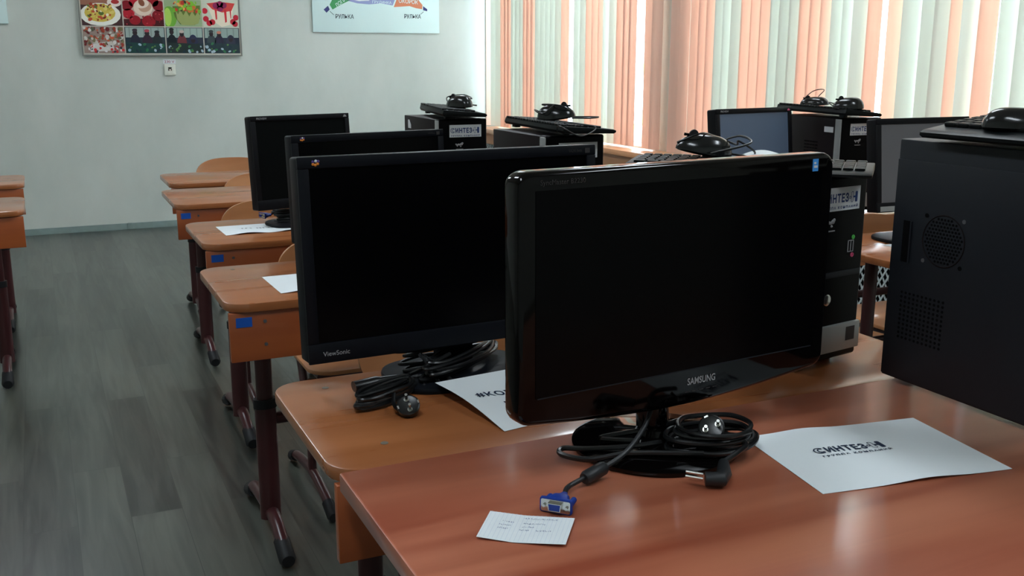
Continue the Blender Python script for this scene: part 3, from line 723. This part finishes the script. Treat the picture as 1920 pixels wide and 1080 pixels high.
        if kind != 'grey': put(lettering('PROVIEW', W*.1, W*.018, M['logo'], t, at_front(-W/2+W*.105, -.0045, Hh-bz*.5), bold=.02))
        lg = MB(); lg.prism([(0, 0), (.014, 0), (.011, .006), (.005, .008)], .0042, .0048, mx=Matrix.Translation((W/2-.024, 0, Hh-bz*.75)) @ FRONT); part(lg, 'corner_logo', M['pink' if kind == 'pvblue' else 'logo'])
    if kind == 'grey':
        st = MB(); st.box2((-W/2+.012, -.0046, .003), (W/2-.012, -.0041, bb*.62)); part(st, 'lower_strip', M['silver'])['label'] = 'pale silver lower strip'
    if kind == 'pvblue':
        for z in (.19, .165):
            st = MB(); st.cyl((-W/2+.011, -.0041, z), (-W/2+.011, -.0046, z), .006, n=14); part(st, 'round_sticker', M['stick'])
    b = MB(); b.prism(rrect(.27, .19, .07, 8), 0, .012, bev=.005); b.build('base', bm_, t, loc=(0, .02, 0))
    n = MB(); n.box2((-.035, .028, .011), (.035, .06, zb+Hh*.25), bev=.008); n.build('neck', bm_, t)
    return t
monitor('m', 'large glossy black widescreen monitor on round base on the front table', (.799, 1.150, Z['T']), .105, .01, .555, .346, .068, 'gloss')
monitor('m', 'matte black widescreen monitor with tangled cords before it, second from the front', (.651, 1.615, Z[2]), .047, .063, .561, .341, .061, 'vs')
monitor('m', 'black widescreen monitor showing only its top edge and left side behind another', (.817, 2.66, Z[3]), .17, .06, .456, .284, .075, 'vs')
monitor('m', 'black squarish monitor farthest left, against the back wall', (.822, 3.455, Z[4]), .256, .082, .371, .312, .062, 'pv')
monitor('m', 'squarish monitor with bluish grey reflection coloured into its screen before the wide blinds', (2.383, 3.005, Z['R']), .133, .112, .382, .318, .07, 'pvblue')
monitor('m', 'monitor with grey reflection coloured into its screen, partly hidden behind the big computer tower', (2.51, 2.34, Z['R']), -.058, .12, .367, .288, .098, 'grey')

# ------------------------------------------------------------------ computer towers
def tower(label, loc, yaw, W=.18, D=.36, Hh=.352, detail=True, sticker=True):
    t = thing('computer_tower', label, 'computer tower', loc, yaw, 'small computer towers')
    f = -D/2
    c = MB(); c.box2((-W/2+.002, f+.035, .012), (W/2-.002, D/2, Hh-.003), bev=.002)
    c.build('case', M['steel_brown'], t)
    v = MB()
    for r in range(9):
        for k in range(5):
            v.box2((-W/2+.0012, -.05+k*.016, .16+r*.012), (-W/2+.003, -.037+k*.016, .164+r*.012))
    v.build('side_vent', M['hole'], t)
    p = MB(); p.box2((-W/2, f, .012), (W/2, f+.04, Hh), bev=.006, seg=3); p.build('front_panel', M['gloss_blk'], t)
    s = MB(); s.box2((-W/2-.0012, f+.002, .075), (-W/2+.012, f+.034, Hh-.004), bev=.002); s.build('edge_strip', M['silver'], t)['label'] = 'silver strip on the front edge'
    g = MB(); g.box2((-W/2+.012, f-.0015, .167), (W/2-.006, f+.002, .178), bev=.001); g.build('divider', M['steel_dark'], t)
    lp = MB(); lp.box2((-W/2-.001, f-.006, .026), (W/2+.001, f+.03, .078), bev=.003); lp.build('lower_plate', M['silver'], t)['label'] = 'silver lower plate'
    bd = MB(); bd.box2((W/2-.04, f-.0068, .044), (W/2-.016, f-.0058, .070)); bd.build('badge', M['logo_dim'], t)
    pb = MB(); pb.lathe([(.0105, 0), (.0105, .004), (.008, .0055)], 24, mx=Matrix.Translation((-.012, f, .128)) @ Matrix.Rotation(PI/2, 4, 'X')); pb.build('power_button', M['chrome'], t)
    for z, m in ((.205, 'pink'), (.238, 'green')):
        j = MB(); j.lathe([(.0042, 0), (.0042, .0012), (.0022, .0012), (.0022, .0004)], 16, mx=Matrix.Translation((W/2-.032, f, z)) @ Matrix.Rotation(PI/2, 4, 'X')); j.build('audio_jack', M[m], t)['label'] = m+' ringed audio jack'
    u = MB(); 
    for a, b in (((-.042, .211), (-.026, .2125)), ((-.042, .2315), (-.026, .233)), ((-.042, .211), (-.0405, .233)), ((-.0345, .211), (-.033, .233)), ((-.0275, .211), (-.026, .233))): u.box2((W/2+a[0]-.004, f-.0012, a[1]), (W/2+b[0]-.004, f+.001, b[1]))
    u.build('usb_port', M['logo'], t)
    em = MB(); X0 = -.022; Zm = .268
    for (dx, dz, r) in ((0, 0, .004), (.005, .002, .004), (.010, .001, .004), (.016, .003, .0055), (.019, .006, .004), (-.004, .003, .003), (.001, -.004, .002), (.013, -.005, .003)): em.ball((X0+dx, f, Zm+dz), (r, .0012, r*.8), None, 8)
    em.box2((X0-.004, f-.0008, Zm-.0145), (X0+.022, f+.001, Zm-.0125)); em.build('emblem', M['logo'], t)['label'] = 'pale animal emblem'
    if sticker:
        sk = MB(); sk.box2((-W/2+.04, f-.0012, Hh-.062), (W/2-.022, f+.001, Hh-.020)); sk = sk.build('logo_sticker', M['stick'], t); sk['label'] = 'white sticker with blue company lettering'
        sw = W-.062; sx = .009
        logo(sk, sw*.94, at_front(sx, f-.0013, Hh-.039), M['sblue'])
    ft = MB()
    for a in (-1, 1):
        for b in (-1, 1): ft.cyl((a*(W/2-.025), b*(D/2-.05), 0), (a*(W/2-.025), b*(D/2-.05), .013), .012, n=14)
    ft.build('foot', M['rubber'], t)
    return t
def logo(parent, w, mx, m):
    # company logo: open ring, word, dot, outlined bar, solid N, and the spaced line below
    h = w*.155
    def put(o): o.matrix_basis = mx @ o.matrix_basis; return o
    x0 = -w/2
    ring = MB(); ring.tube([(x0+h*.5+h*.46*math.cos(a), h*.46*math.sin(a), .0003) for a in [math.radians(45+270*k/20) for k in range(21)]], h*.055, 6, flat=.1)
    ring.tube([(x0+h*.62+h*.27*math.cos(a), h*.27*math.sin(a), .0003) for a in [math.radians(45+270*k/16) for k in range(17)]], h*.055, 6, flat=.1)
    put(ring.build('logo_ring', m, parent))
    put(lettering('ИНТЕЗ', w*.56, h*1.04, m, parent, Matrix.Translation((x0+w*.165+w*.275, 0, 0)), bold=.04, space=1.14))
    d = MB(); d.tube([(x0+w*.755+h*.13*math.cos(2*PI*k/12), -h*.05+h*.13*math.sin(2*PI*k/12), .0003) for k in range(12)], h*.04, 6, closed=True, flat=.1)
    bx = [(x0+w*.815+p[0], p[1], .0003) for p in rrect(w*.055, h*1.15, w*.024, 4)]
    d.tube(bx, h*.035, 6, closed=True, flat=.1)
    d.box((x0+w*.872, 0, .0003), (w*.05, h*.2, .0003))
    d.prism(rrect(w*.062, h*1.2, w*.02, 4, x0+w*.925, 0), .0002, .0004)
    put(d.build('logo_mark', m, parent))
    put(lettering('Г Р У П П А   К О М П А Н И Й', w*.96, h*.40, m, parent, Matrix.Translation((0, -h*1.02, 0)), bold=.045))

ta = tower('small computer tower on the third desk, nearest the room corner', (1.33, 3.46, Z[4]), .0, Hh=.357)
MB().prism([(0, 0), (.03, 0), (.03, .012), (.012, .03), (0, .03)], 0, .0015, mx=Matrix.Translation((-.0885, .135, .31)) @ Matrix(((0, 0, -1, 0), (-1, 0, 0, 0), (0, 1, 0, 0), (0, 0, 0, 1)))).build('side_label', M['stick'], ta)['label'] = 'small white side label'
tower('small computer tower on the second desk, tilted keyboard and mouse on top', (1.315, 2.612, Z[3]), .0, D=.35)
tower('small computer tower with company sticker right behind the glossy monitor', (1.252, 1.570, Z[2]), .17, W=.172, D=.36)
td = tower('small computer tower on the window-side desk, two mice on its keyboard', (2.73, 3.035, Z['R']), -.05)
MB().box2((-.0895, -.135, .298), (-.0875, -.085, .318)).build('side_label', M['stick'], td)['label'] = 'small white side label'

bt = thing('computer_tower', 'big dark computer tower cut by the right edge, perforated side panel facing left', 'computer tower', (1.402, 1.055, Z['T']))
# the side panel faces -X, the back of the case points to +Y
TW, TD, TH = .19, .455, .419
c = MB(); c.box2((-TW/2+.003, -TD/2, .008), (TW/2, TD/2, TH), bev=.003); c.build('case', M['steel_dark'], bt)
MB().box2((-TW/2, -TD/2+.04, .012), (-TW/2+.0035, TD/2-.002, TH-.033), bev=.0012).build('side_panel', M['steel_dark'], bt)
MB().box2((-TW/2-.001, -TD/2-.03, .004), (TW/2+.001, -TD/2+.005, TH), bev=.006).build('front_panel', M['gloss_blk'], bt)
PX = -TW/2-.0002
def pan(y, z): return (PX, y, z)
v = MB(); fy, fz, fr_ = .1165, .262, .042
for i in range(-7, 8):
    for j in range(-8, 9):
        y = (i+.5*(j % 2))*.0066; z = j*.0058
        if y*y+z*z < (fr_-.003)**2: v.cyl((PX-.0003, fy+y, fz+z), (PX+.0008, fy+y, fz+z), .0021, n=8)
v.build('fan_vent', M['hole'], bt)
v = MB()
v.tube([(PX, fy+fr_*math.cos(2*PI*k/40), fz+fr_*math.sin(2*PI*k/40)) for k in range(40)], .001, 6, closed=True); v.build('vent_rim', M['steel_brown'], bt)
for a in (45, 135, 225, 315):
    v = MB(); y = fy+.053*math.cos(math.radians(a)); z = fz+.053*math.sin(math.radians(a)); v.cyl((PX-.0008, y, z), (PX+.001, y, z), .0035, n=12); v.build('screw', M['hole' if a in (45, 225) else 'screw'], bt)
v = MB()
for i in range(11):
    for j in range(11): v.cyl((PX-.0003, .105+i*.0088, .085+j*.0078), (PX+.0008, .105+i*.0088, .085+j*.0078), .0024, n=8)
v.build('card_vent', M['hole'], bt)
v = MB(); v.box2((PX-.0005, .186, .215), (PX+.001, .202, .285), M['hole'], bev=.0004); v.box2((PX-.002, .183, .215), (PX+.001, .186, .285), M['steel_dark']); v.build('handle_recess', None, bt)

# ------------------------------------------------------------------ keyboards and mice
def keyboard(label, loc, rz, tilt=0.0, roll=0.0, cable=None, low=1.0, deep=1.0):
    t = thing('keyboard', label, 'keyboard', loc, rz, 'keyboards lying on the towers')
    t.rotation_euler = (tilt, roll, rz)
    L_, D_ = .445, .155
    b = MB()
    prof = [(-D_/2, .004), (-D_/2+.006, .0), (D_/2-.004, .004), (D_/2, .012), (D_/2-.004, .026), (-D_/2+.05, .018), (-D_/2+.008, .013), (-D_/2, .009)]
    b.prism(prof, -L_/2, L_/2, bev=.002, mx=Matrix(((0, 0, 1, 0), (1, 0, 0, 0), (0, 1, 0, 0), (0, 0, 0, 1))))
    b.build('body', M['keyg'], t)
    k = MB()
    def zt(y): return .0185+(y+D_/2-.05)/(D_-.054)*.0078
    for r in range(6):
        y = -D_/2+.046+r*.0192+(.004 if r == 5 else 0)
        for (xa, xb, n) in ((-L_/2+.012, .055, 14), (.064, .12, 3), (.13, L_/2-.012, 4)):
            pw = (xb-xa)/n
            if r == 0 and n == 14:
                spans = [(0, 1.3), (1.3, 2.6), (2.6, 3.9), (3.9, 9.8), (9.8, 11.2), (11.2, 12.6), (12.6, 14)]
            else: spans = [(i, i+1) for i in range(n)]
            for a, e in spans:
                zc = zt(y)
                k.box(((xa+pw*(a+e)/2), y, zc+.002), (pw*(e-a)-.0025, .0155, .007), bev=.0018, seg=1, rot=Matrix.Rotation(.08, 3, 'X'))
    k.build('keys', M['key'], t)
    for q in (-1, 1): MB().box2((q*.18-.015, D_/2-.03, -.006), (q*.18+.015, D_/2-.015, .006), bev=.001).build('riser_foot', M['keyg'], t)
    if cable:
        MB().tube(spline(cable, 8), .0019, 6).build('cable', M['cable'], t)
    t.scale = (1, deep, low)
    return t
def mouse(label, loc, rz, cable=None, tilt=(0, 0), tall=1.0):
    t = thing('computer_mouse', label, 'mouse', loc, rz, 'mice on the keyboards')
    t.rotation_euler = (tilt[0], tilt[1], rz); t.scale = (1, 1, tall)
    b = MB(); T = bmesh.new(); nu, nv = 20, 10
    rows = []
    for j in range(nv+1):
        v = j/nv*PI/2
        rows.append([T.verts.new((.031*math.cos(v)**.8*math.cos(2*PI*i/nu)*(1-.12*math.sin(2*PI*i/nu)), .056*math.cos(v)**.7*math.sin(2*PI*i/nu), .004+.030*math.sin(v)*(1-.18*math.sin(2*PI*i/nu)*math.cos(v)))) for i in range(nu)])
    for A, B in zip(rows, rows[1:]):
        for i in range(nu): T.faces.new((A[i], A[(i+1) % nu], B[(i+1) % nu], B[i]))
    T.faces.new(rows[0][::-1])
    bmesh.ops.remove_doubles(T, verts=T.verts, dist=1e-5); bmesh.ops.recalc_face_normals(T, faces=T.faces)
    b.merge(T, None); b.ball((0, 0, .004), (.0305, .055, .004)); b.build('body', M['mouse'], t, 50)
    w = MB(); w.cyl((-.003, .026, .029), (.003, .026, .029), .009, n=20); w.build('scroll_wheel', M['rubber'], t)
    g = MB(); g.box2((-.0005, .012, .026), (.0005, .045, .0305)); g.build('button_seam', M['hole'], t)
    if cable: MB().tube(spline([(p[0], p[1], p[2]*.8/tall) for p in cable], 8), .0018, 6).build('cable', M['cable'], t)
    return t
def coil(c, r, n, turns, flat=.35, tilt=.5, seed=1):
    rnd = random.Random(seed); out = []
    for k in range(turns*n):
        a = 2*PI*k/n; rr = r*(1+rnd.uniform(-.12, .12))
        out.append((c[0]+rr*math.cos(a), c[1]+rr*flat*math.sin(a)*math.cos(tilt), c[2]+rr*math.sin(a)*math.sin(tilt)+rnd.uniform(-.003, .003)))
    return out
keyboard('slim dark keyboard end-on atop the tower nearest the room corner', (1.36, 3.46, Z[4]+.357+.007), 1.4, .0)
keyboard('dark keyboard with raised back edge atop the tower on the second desk', (1.343, 2.6, Z[3]+.352+.006), 1.5, .0, low=.85, cable=[(-.20, .085, .01), (-.25, .10, .03), (-.27, .05, .0), (-.215, -.02, .02), (-.2, .05, .035), (-.12, .03, .03)])
keyboard('dark keyboard crossing the sticker tower behind the glossy monitor', (1.192, 1.535, Z[2]+.352+.001), -.80, .0, low=.62, deep=.82)
keyboard('dark keyboard on the tower beside the bluish monitor', (2.71, 3.03, Z['R']+.352+.007), 1.45, .02)
keyboard('glossy keyboard lying on the big dark tower at the right edge', (1.365, 1.0, Z['T']+.419+.009), -PI/2, .035, cable=[(.02, -.02, .026), (.035, -.082, .012), (.05, -.1, .004)])
mouse('mouse with wound cable on the end-on keyboard near the room corner', (1.365, 3.40, Z[4]+.357+.031), .5, tall=1.3, cable=[(0, .05, .02), (.02, .07, .045), (.05, .02, .055), (.035, -.03, .04), (.02, .02, .045), (.055, .05, .02), (.05, -.04, .01)])
mouse('shiny mouse wrapped in its cable on the raised keyboard of the second desk', (1.352, 2.62, Z[3]+.352+.029), -2.2, tilt=(.12, 0), tall=1.3, cable=[(0, .05, .02), (.03, .02, .05), (-.02, -.04, .06), (-.04, -.02, .05), (.02, .0, .055), (.045, -.03, .03), (.0, -.06, .045), (-.05, -.03, .02), (-.06, .03, .004), (-.05, .09, -.004), (-.01, .12, -.006), (.03, .10, -.004), (.04, .05, .004)])
mouse('shiny mouse tangled in its cable just above the glossy monitor', (1.155, 1.625, Z[2]+.352+.022), 1.25, tilt=(.18, 0), tall=1.2, cable=[(0, .055, .02), (-.02, .02, .05), (.03, -.02, .05), (.0, -.06, .04), (-.04, -.05, .05), (-.03, -.09, .03), (.03, -.09, .015), (.05, -.03, .02), (.0, -.06, .06), (-.05, -.07, .05), (-.045, .0, .01)])
mouse('left one of two mice on the tower beside the bluish monitor, cable looped above it', (2.77, 3.17, Z['R']+.352+.03), .6, cable=[(0, .05, .02), (-.03, .0, .07), (.02, -.03, .075), (.045, 0, .03), (.0, -.06, .01), (-.06, .02, .008)])
mouse('right one of two mice on the tower beside the bluish monitor, larger', (2.655, 2.86, Z['R']+.352+.03), 1.0, tall=1.3, cable=[(0, .05, .015), (.05, .06, .03), (.07, 0, .01), (.06, -.08, -.01)])
mouse('plain dark mouse on the keyboard of the big tower at the right edge', (1.350, 1.085, Z['T']+.419+.025), -2.5, tilt=(0, 0), cable=[(0, .055, .012), (.02, .08, .012), (.0, .14, .01), (-.04, .2, .006)])

# ------------------------------------------------------------------ sheets of paper
def sheet(name, label, loc, rz, w, d, zf=None, nu=16, nv=10, group=None, cat='paper sheet'):
    t = thing(name, label, cat, loc, rz, group)
    zf = zf or (lambda u, v: .0006)
    s = MB(); s.grid(lambda u, v: Vector(((u-.5)*w, (v-.5)*d, zf(u, v))), nu, nv, thick=.00025); s.build('sheet', M['paper'], t)
    return t, zf
def on_sheet(o, zf, w, d):        # drape flat lettering onto a curved sheet
    mw = o.matrix_basis.copy()
    for v in o.data.vertices:
        p = mw @ v.co
        v.co = Vector((p.x, p.y, zf(p.x/w+.5, p.y/d+.5)+.0006+max(0, min(.0004, v.co.z))))
    o.matrix_basis = Matrix.Identity(4)
w_, d_ = .297, .21
zf = lambda u, v: .0008+.0035*math.exp(-((u-.33)**2)/.02)*(v**2)+.004*math.exp(-((u-.55)**2)/.03)*((1-v)**3)
t, _ = sheet('paper_sheet', 'white sheet with company logo lying on the front table beside the monitor', (1.041, 1.022, Z['T']), -.149, w_, d_, zf, 24, 12, 'white sheets on the desks')
logo(t, .118, Matrix.Translation((-.022, .022, 0)), M['ink'])
for o in [c for c in t.children if not c.name.startswith('sheet')]: on_sheet(o, zf, w_, d_)
zf2 = lambda u, v: .001+.021*(max(0, v)**1.5)*(1-.25*u)+.010*math.exp(-((u-.0)**2)/.06)*math.sin(PI*v)
t, _ = sheet('paper_sheet', 'curled white sheet with hashtag wording, half hidden behind the glossy monitor', (.733, 1.462, Z[2]), .17, w_, d_, zf2, 24, 14, 'white sheets on the desks')
lettering('#КОМ', .080, .020, M['ink'], t, Matrix.Translation((-.082, .018, 0)), bold=.018, space=1.16)
lettering('ДО', .034, .020, M['ink'], t, Matrix.Translation((-.078, -.026, 0)), bold=.02, space=1.15)
for o in [c for c in t.children if not c.name.startswith('sheet')]: on_sheet(o, zf2, w_, d_)
def strokes(t, zf, w, d, rows, seed):
    r = random.Random(seed); mb = MB()
    for (y, x0, x1, h) in rows:
        x = x0
        while x < x1:
            gw = r.uniform(.007, .012)
            k = r.random()
            if k < .85:
                mb.box((x+gw*.15, y, .0012), (gw*.22, h, .0003)); 
                if k < .6: mb.box((x+gw*.62, y, .0012), (gw*.22, h, .0003))
                mb.box((x+gw*.4, y+h*r.choice((-.4, 0, .4)), .0012), (gw*.6, h*.2, .0003))
            x += gw*1.25
    o = mb.build('lettering', M['ink_blk'], t); on_sheet(o, zf, w, d)
zf3 = lambda u, v: .0008+.004*math.exp(-((u-.2)**2)/.02)*(1-v)
t, _ = sheet('paper_sheet', 'white sheet on the second desk beside the big matte monitor', (.642, 2.507, Z[3]), .02, w_, d_, zf3, 16, 8, 'white sheets on the desks')
strokes(t, zf3, w_, d_, [(.012, -.055, .1, .016)], 3)
zf4 = lambda u, v: .0008+.005*(1-math.cos(4*PI*u))*(1-v)*.5
t, _ = sheet('paper_sheet', 'white wavy sheet at the front edge of the third desk', (.668, 3.43, Z[4]), .02, w_, .19, zf4, 24, 8, 'white sheets on the desks')
strokes(t, zf4, w_, .19, [(.0, -.08, .12, .018)], 5)
t, _ = sheet('paper_sheet', 'white sheet on the window-side desk, left end visible beside the big tower', (2.49, 2.225, Z['R']), .0, w_, d_, None, 8, 6, 'white sheets on the desks')
zf5 = lambda u, v: .001+.008*math.sin(PI*u)*(.5+.5*v)
sheet('paper_slip', 'crumpled white slip on the keyboard behind the glossy monitor', (1.26, 1.565, Z[2]+.352+.022), -.3, .075, .06, zf5, 10, 6)
zf6 = lambda u, v: .0008+.0035*abs(u-.42)*2*(1-v*.4)
t, _ = sheet('paper_note', 'small ruled note with faint handwriting near the table corner', (.4865, 1.01, Z['T']), -.64, .106, .073, zf6, 20, 8)
ln = MB()
for k in range(20): ln.box((-.05+k*.0052, 0, .0012), (.0003, .072, .0002))
o = ln.build('ruled_lines', M['ink_pale'], t)
# split the ruled lines finely enough to follow the fold
on_sheet(o, zf6, .106, .073)
r = random.Random(11); sc = MB()
for (y, segs) in ((.026, ((-.008, .012), (.014, .034))), (.012, ((-.032, -.018), (-.006, .02))), (.003, ((-.034, -.02), (-.006, .008))), (-.006, ((-.034, -.022), (-.008, .004), (.012, .03)))):
    for a, b in segs:
        x = a
        while x < b:
            sc.tube([(x+r.uniform(0, .0015), y+r.uniform(-.0018, .0018), .0012) for q in range(4)], .00034, 4); x += .0021
o = sc.build('handwriting', M['pen'], t); on_sheet(o, zf6, .106, .073)

# ------------------------------------------------------------------ cords
def schuko(parent, c, axis, roll=0):
    c = Vector(c); a = Vector(axis).normalized(); q = a.to_track_quat('Z', 'Y').to_matrix().to_4x4() @ Matrix.Rotation(roll, 4, 'Z')
    mx = Matrix.Translation(c) @ q
    b = MB(); b.lathe([(.008, -.036), (.0125, -.03), (.0165, -.016), (.0185, -.004), (.0185, 0), (.0165, .0012), (.0155, .0008)], 28, mx=mx); p = b.build('plug', M['cable'], parent)
    k = MB()
    for s in (-1, 1):
        k.cyl(mx @ Vector((s*.0095, 0, 0)), mx @ Vector((s*.0095, 0, .017)), .0024, n=10)
        k.cyl(mx @ Vector((s*.0095, 0, .0005)), mx @ Vector((s*.0095, 0, .002)), .0042, n=12)
    for s in (-1, 1):
        t = bmesh.new(); bmesh.ops.create_cube(t, size=1); bmesh.ops.scale(t, vec=(.006, .0025, .006), verts=t.verts); bmesh.ops.translate(t, vec=(0, s*.0165, -.001), verts=t.verts); k.merge(t, None, mx)
    k.build('pin', M['chrome'], p)['label'] = 'bright metal pins'
    return p
def iec(parent, p0, p1):
    p0, p1 = Vector(p0), Vector(p1); d = p1-p0
    b = MB(); b.tube([p0, p0+d*.5, p0+d*.6, p0+d*.85, p1], .01, 14, flat=.8, rs=[.0115, .012, .009, .006, .0045]); b.build('socket_connector', M['cable'], parent)
def vga(parent, c, rz, rx=0.0):
    # front faces local -Y
    R = Matrix.Translation(Vector(c)) @ Matrix.Rotation(rz, 4, 'Z') @ Matrix.Rotation(rx, 4, 'X')
    h = MB(); t = bmesh.new()
    def sec(y, w, hh): return [t.verts.new(R @ Vector((p[0], y, p[1]))) for p in rrect(w, hh, hh*.3, 4)]
    rows = [sec(0, .031, .0165), sec(.008, .031, .0165), sec(.022, .022, .0145), sec(.028, .012, .0095), sec(.036, .008, .008)]
    for A, B in zip(rows, rows[1:]):
        n = len(A)
        for k in range(n): t.faces.new((A[k], A[(k+1) % n], B[(k+1) % n], B[k]))
    t.faces.new(rows[0][::-1]); t.faces.new(rows[-1]); bmesh.ops.recalc_face_normals(t, faces=t.faces); h.merge(t, None)
    fl = MB(); fl.prism(rrect(.042, .0195, .003, 4), -.0005, .0045, bev=.001, mx=R @ Matrix.Rotation(-PI/2, 4, 'X')); 
    t2 = bmesh.new()
    h.merge(t2, None)
    p = h.build('video_plug', M['vga'], parent)
    fl.build('flange', M['vga'], p)
    s = MB(); s.prism(rrect(.038, .016, .002, 3), .0003, .0012, mx=R @ FRONT)
    s.prism([(-.0088, .005), (.0088, .005), (.0076, -.005), (-.0076, -.005)], .001, .0062, mx=R @ FRONT)
    for q in (-1, 1): s.cyl(R @ Vector((q*.0145, -.001, 0)), R @ Vector((q*.0145, -.0042, 0)), .002, n=10)
    s.build('metal_shell', M['chrome'], p)['label'] = 'nickel shell with screws'
    s = MB(); s.prism([(-.0078, .0041), (.0078, .0041), (.0067, -.0041), (-.0067, -.0041)], .0062, .0064, mx=R @ FRONT); s.build('insert', M['vga'], p)
    for q in (-1, 1):
        s = MB(); s.cyl(R @ Vector((q*.0155, .003, 0)), R @ Vector((q*.0155, .026, 0)), .0045, .0038, n=14); s.build('thumb_screw', M['vga'], p)
    return R @ Vector((0, .036, 0))
def bundle(mb, c, ax, a, b, n, r, seed, zlo, zamp=.012, turns=1, clip=None, sides=8):
    # n hand-wound loops about c, long axis ax (unit, horizontal), half axes a and b
    rnd = random.Random(seed); ax = Vector(ax).normalized(); pr = Vector((-ax.y, ax.x, 0))
    pts = []
    for k in range(n):
        aa = a*rnd.uniform(.82, 1.05); bb = b*rnd.uniform(.6, 1.1); off = Vector((rnd.uniform(-.008, .008), rnd.uniform(-.006, .006), 0))
        zz = zlo+k*zamp/n
        for j in range(8):
            th = 2*PI*j/8
            pts.append(Vector(c)+off+ax*aa*math.cos(th)+pr*bb*math.sin(th)+Vector((0, 0, zz+rnd.uniform(0, .004))))
    mb.tube(spline(pts, 5), r, sides)
    return pts
# before the matte black widescreen monitor
zt = Z[2]
t = thing('coiled_cable', 'bundled black power cord with round plug before the matte black monitor', 'cord', (.57, 1.58, zt))
b = MB(); bundle(b, (-.092, -.036, 0), (.86, .5, 0), .075, .024, 6, .0036, 21, .006, .022)
bundle(b, (.085, .055, 0), (.80, .60, 0), .11, .028, 6, .0036, 22, .016, .03)
b.tube(spline([(-.08, -.06, .02), (-.09, -.09, .012), (-.09, -.122, .012), (-.078, -.117, .012)], 6), .0036, 8)
b.tube(spline([(.05, .02, .05), (.0, .0, .04), (-.02, .03, .02), (-.035, .01, .022)], 6), .0036, 8)
b.build('cable', M['cable'], t)
schuko(t, (-.077, -.122, .020), (-.22, -.55, .72), 1.9)
iec(t, (-.125, .02, .014), (-.045, .03, .018))
MB().tube([(.02, -.01, .005), (.0, .012, .05), (-.005, .02, .055), (.03, .03, .03), (.04, -.01, .01)], .0045, 8).build('tie', M['rubber'], t)
t = thing('video_cable', 'dark video cable looped behind the cords of the matte monitor', 'cable', (.60, 1.655, zt))
b = MB(); bundle(b, (.01, .0, 0), (1, .15, 0), .07, .022, 4, .0032, 31, .014, .05); b.build('cable', M['cable2'], t)
e_ = vga(t, (.06, -.01, .062), -.2)
# before the glossy monitor
zt = Z['T']
t = thing('coiled_cable', 'coiled black power cord with two plugs on the round base of the glossy monitor', 'cord', (.79, 1.10, zt))
b = MB(); bundle(b, (.038, .012, 0), (.94, -.2, 0), .065, .045, 6, .0036, 41, .012, .034)
b.tube(spline([(-.03, .04, .02), (-.08, .045, .02), (-.13, .075, .014), (-.155, .10, .01), (-.165, .085, .008), (-.14, .05, .009), (-.09, .03, .017), (-.04, .0, .02), (.0, -.02, .02)], 6), .004, 8)
b.tube(spline([(-.06, .06, .02), (-.1, .09, .02), (-.03, .07, .03), (.02, .06, .04)], 6), .004, 8)
b.tube(spline([(.06, -.02, .03), (.064, -.03, .026), (.04, -.042, .022), (.012, -.05, .017)], 6), .004, 8)
b.build('cable', M['cable'], t)
schuko(t, (.035, .012, .042), (-.45, -.65, .6), .5)
p = MB(); p.tube([(.012, -.050, .017), (-.005, -.074, .012), (-.019, -.087, .012), (-.037, -.077, .012)], .011, 12, flat=.85, rs=[.007, .0105, .0115, .0105]); p = p.build('angled_plug', M['cable2'], t)
k = MB()
for q in (-.006, .006): k.cyl((-.037+q*.75, -.072+q, .013), (-.055+q*.75, -.058+q, .015), .0022, n=10)
k.build('pin', M['chrome'], p)['label'] = 'bright metal pins'
t = thing('video_cable', 'blue ended video cable reaching across the front table to the small note', 'cable', (.538, 1.034, zt))
back = vga(t, (0, 0, .0105), -.80)
b = MB(); b.tube(spline([back, (.04, .045, .009), (.062, .055, .011), (.115, .075, .014), (.16, .095, .022), (.20, .115, .045), (.225, .135, .07)], 8), .0035, 10); b.build('cable', M['cable2'], t)
fe = MB(); fe.tube([(.072, .0585, .0105), (.076, .06, .011), (.108, .0725, .0135), (.112, .074, .014)], .009, 18, rs=[.0075, .0095, .0095, .0075]); fe.build('ferrite_bead', M['cable2'], t)
# at the far monitor
zt = Z[4]
t = thing('video_cable', 'dark cable bundle with blue plug under the far squarish monitor', 'cable', (.76, 3.52, zt))
b = MB(); bundle(b, (.01, -.02, 0), (1, .2, 0), .06, .03, 6, .0036, 51, .008, .05); 
back = vga(t, (-.075, .05, .022), -1.2)
b.tube(spline([back, (-.03, .05, .03), (-.01, .02, .04)], 6), .0035, 8); b.build('cable', M['cable2'], t)
# small caps let into the desktops
for nm, x, y, z in (('d2', .4235, 1.366, Z[2]), ('d2', .41, 1.655, Z[2]), ('d3', .44, 2.74, Z[3])):
    par = min((o for o in bpy.data.objects if o.name.startswith('student_desk')), key=lambda o: abs(o.location.y-y)+abs(o.location.x-1))
    MB().cyl((x-par.location.x, y-par.location.y, z-.0002), (x-par.location.x, y-par.location.y, z+.0006), .006, n=14).build('cap', M['grey_mark'], par)
for o in list(bpy.data.objects):
    if o.type == 'EMPTY' and o.parent is None and o.name.startswith('m.'): o.name = 'computer_monitor'
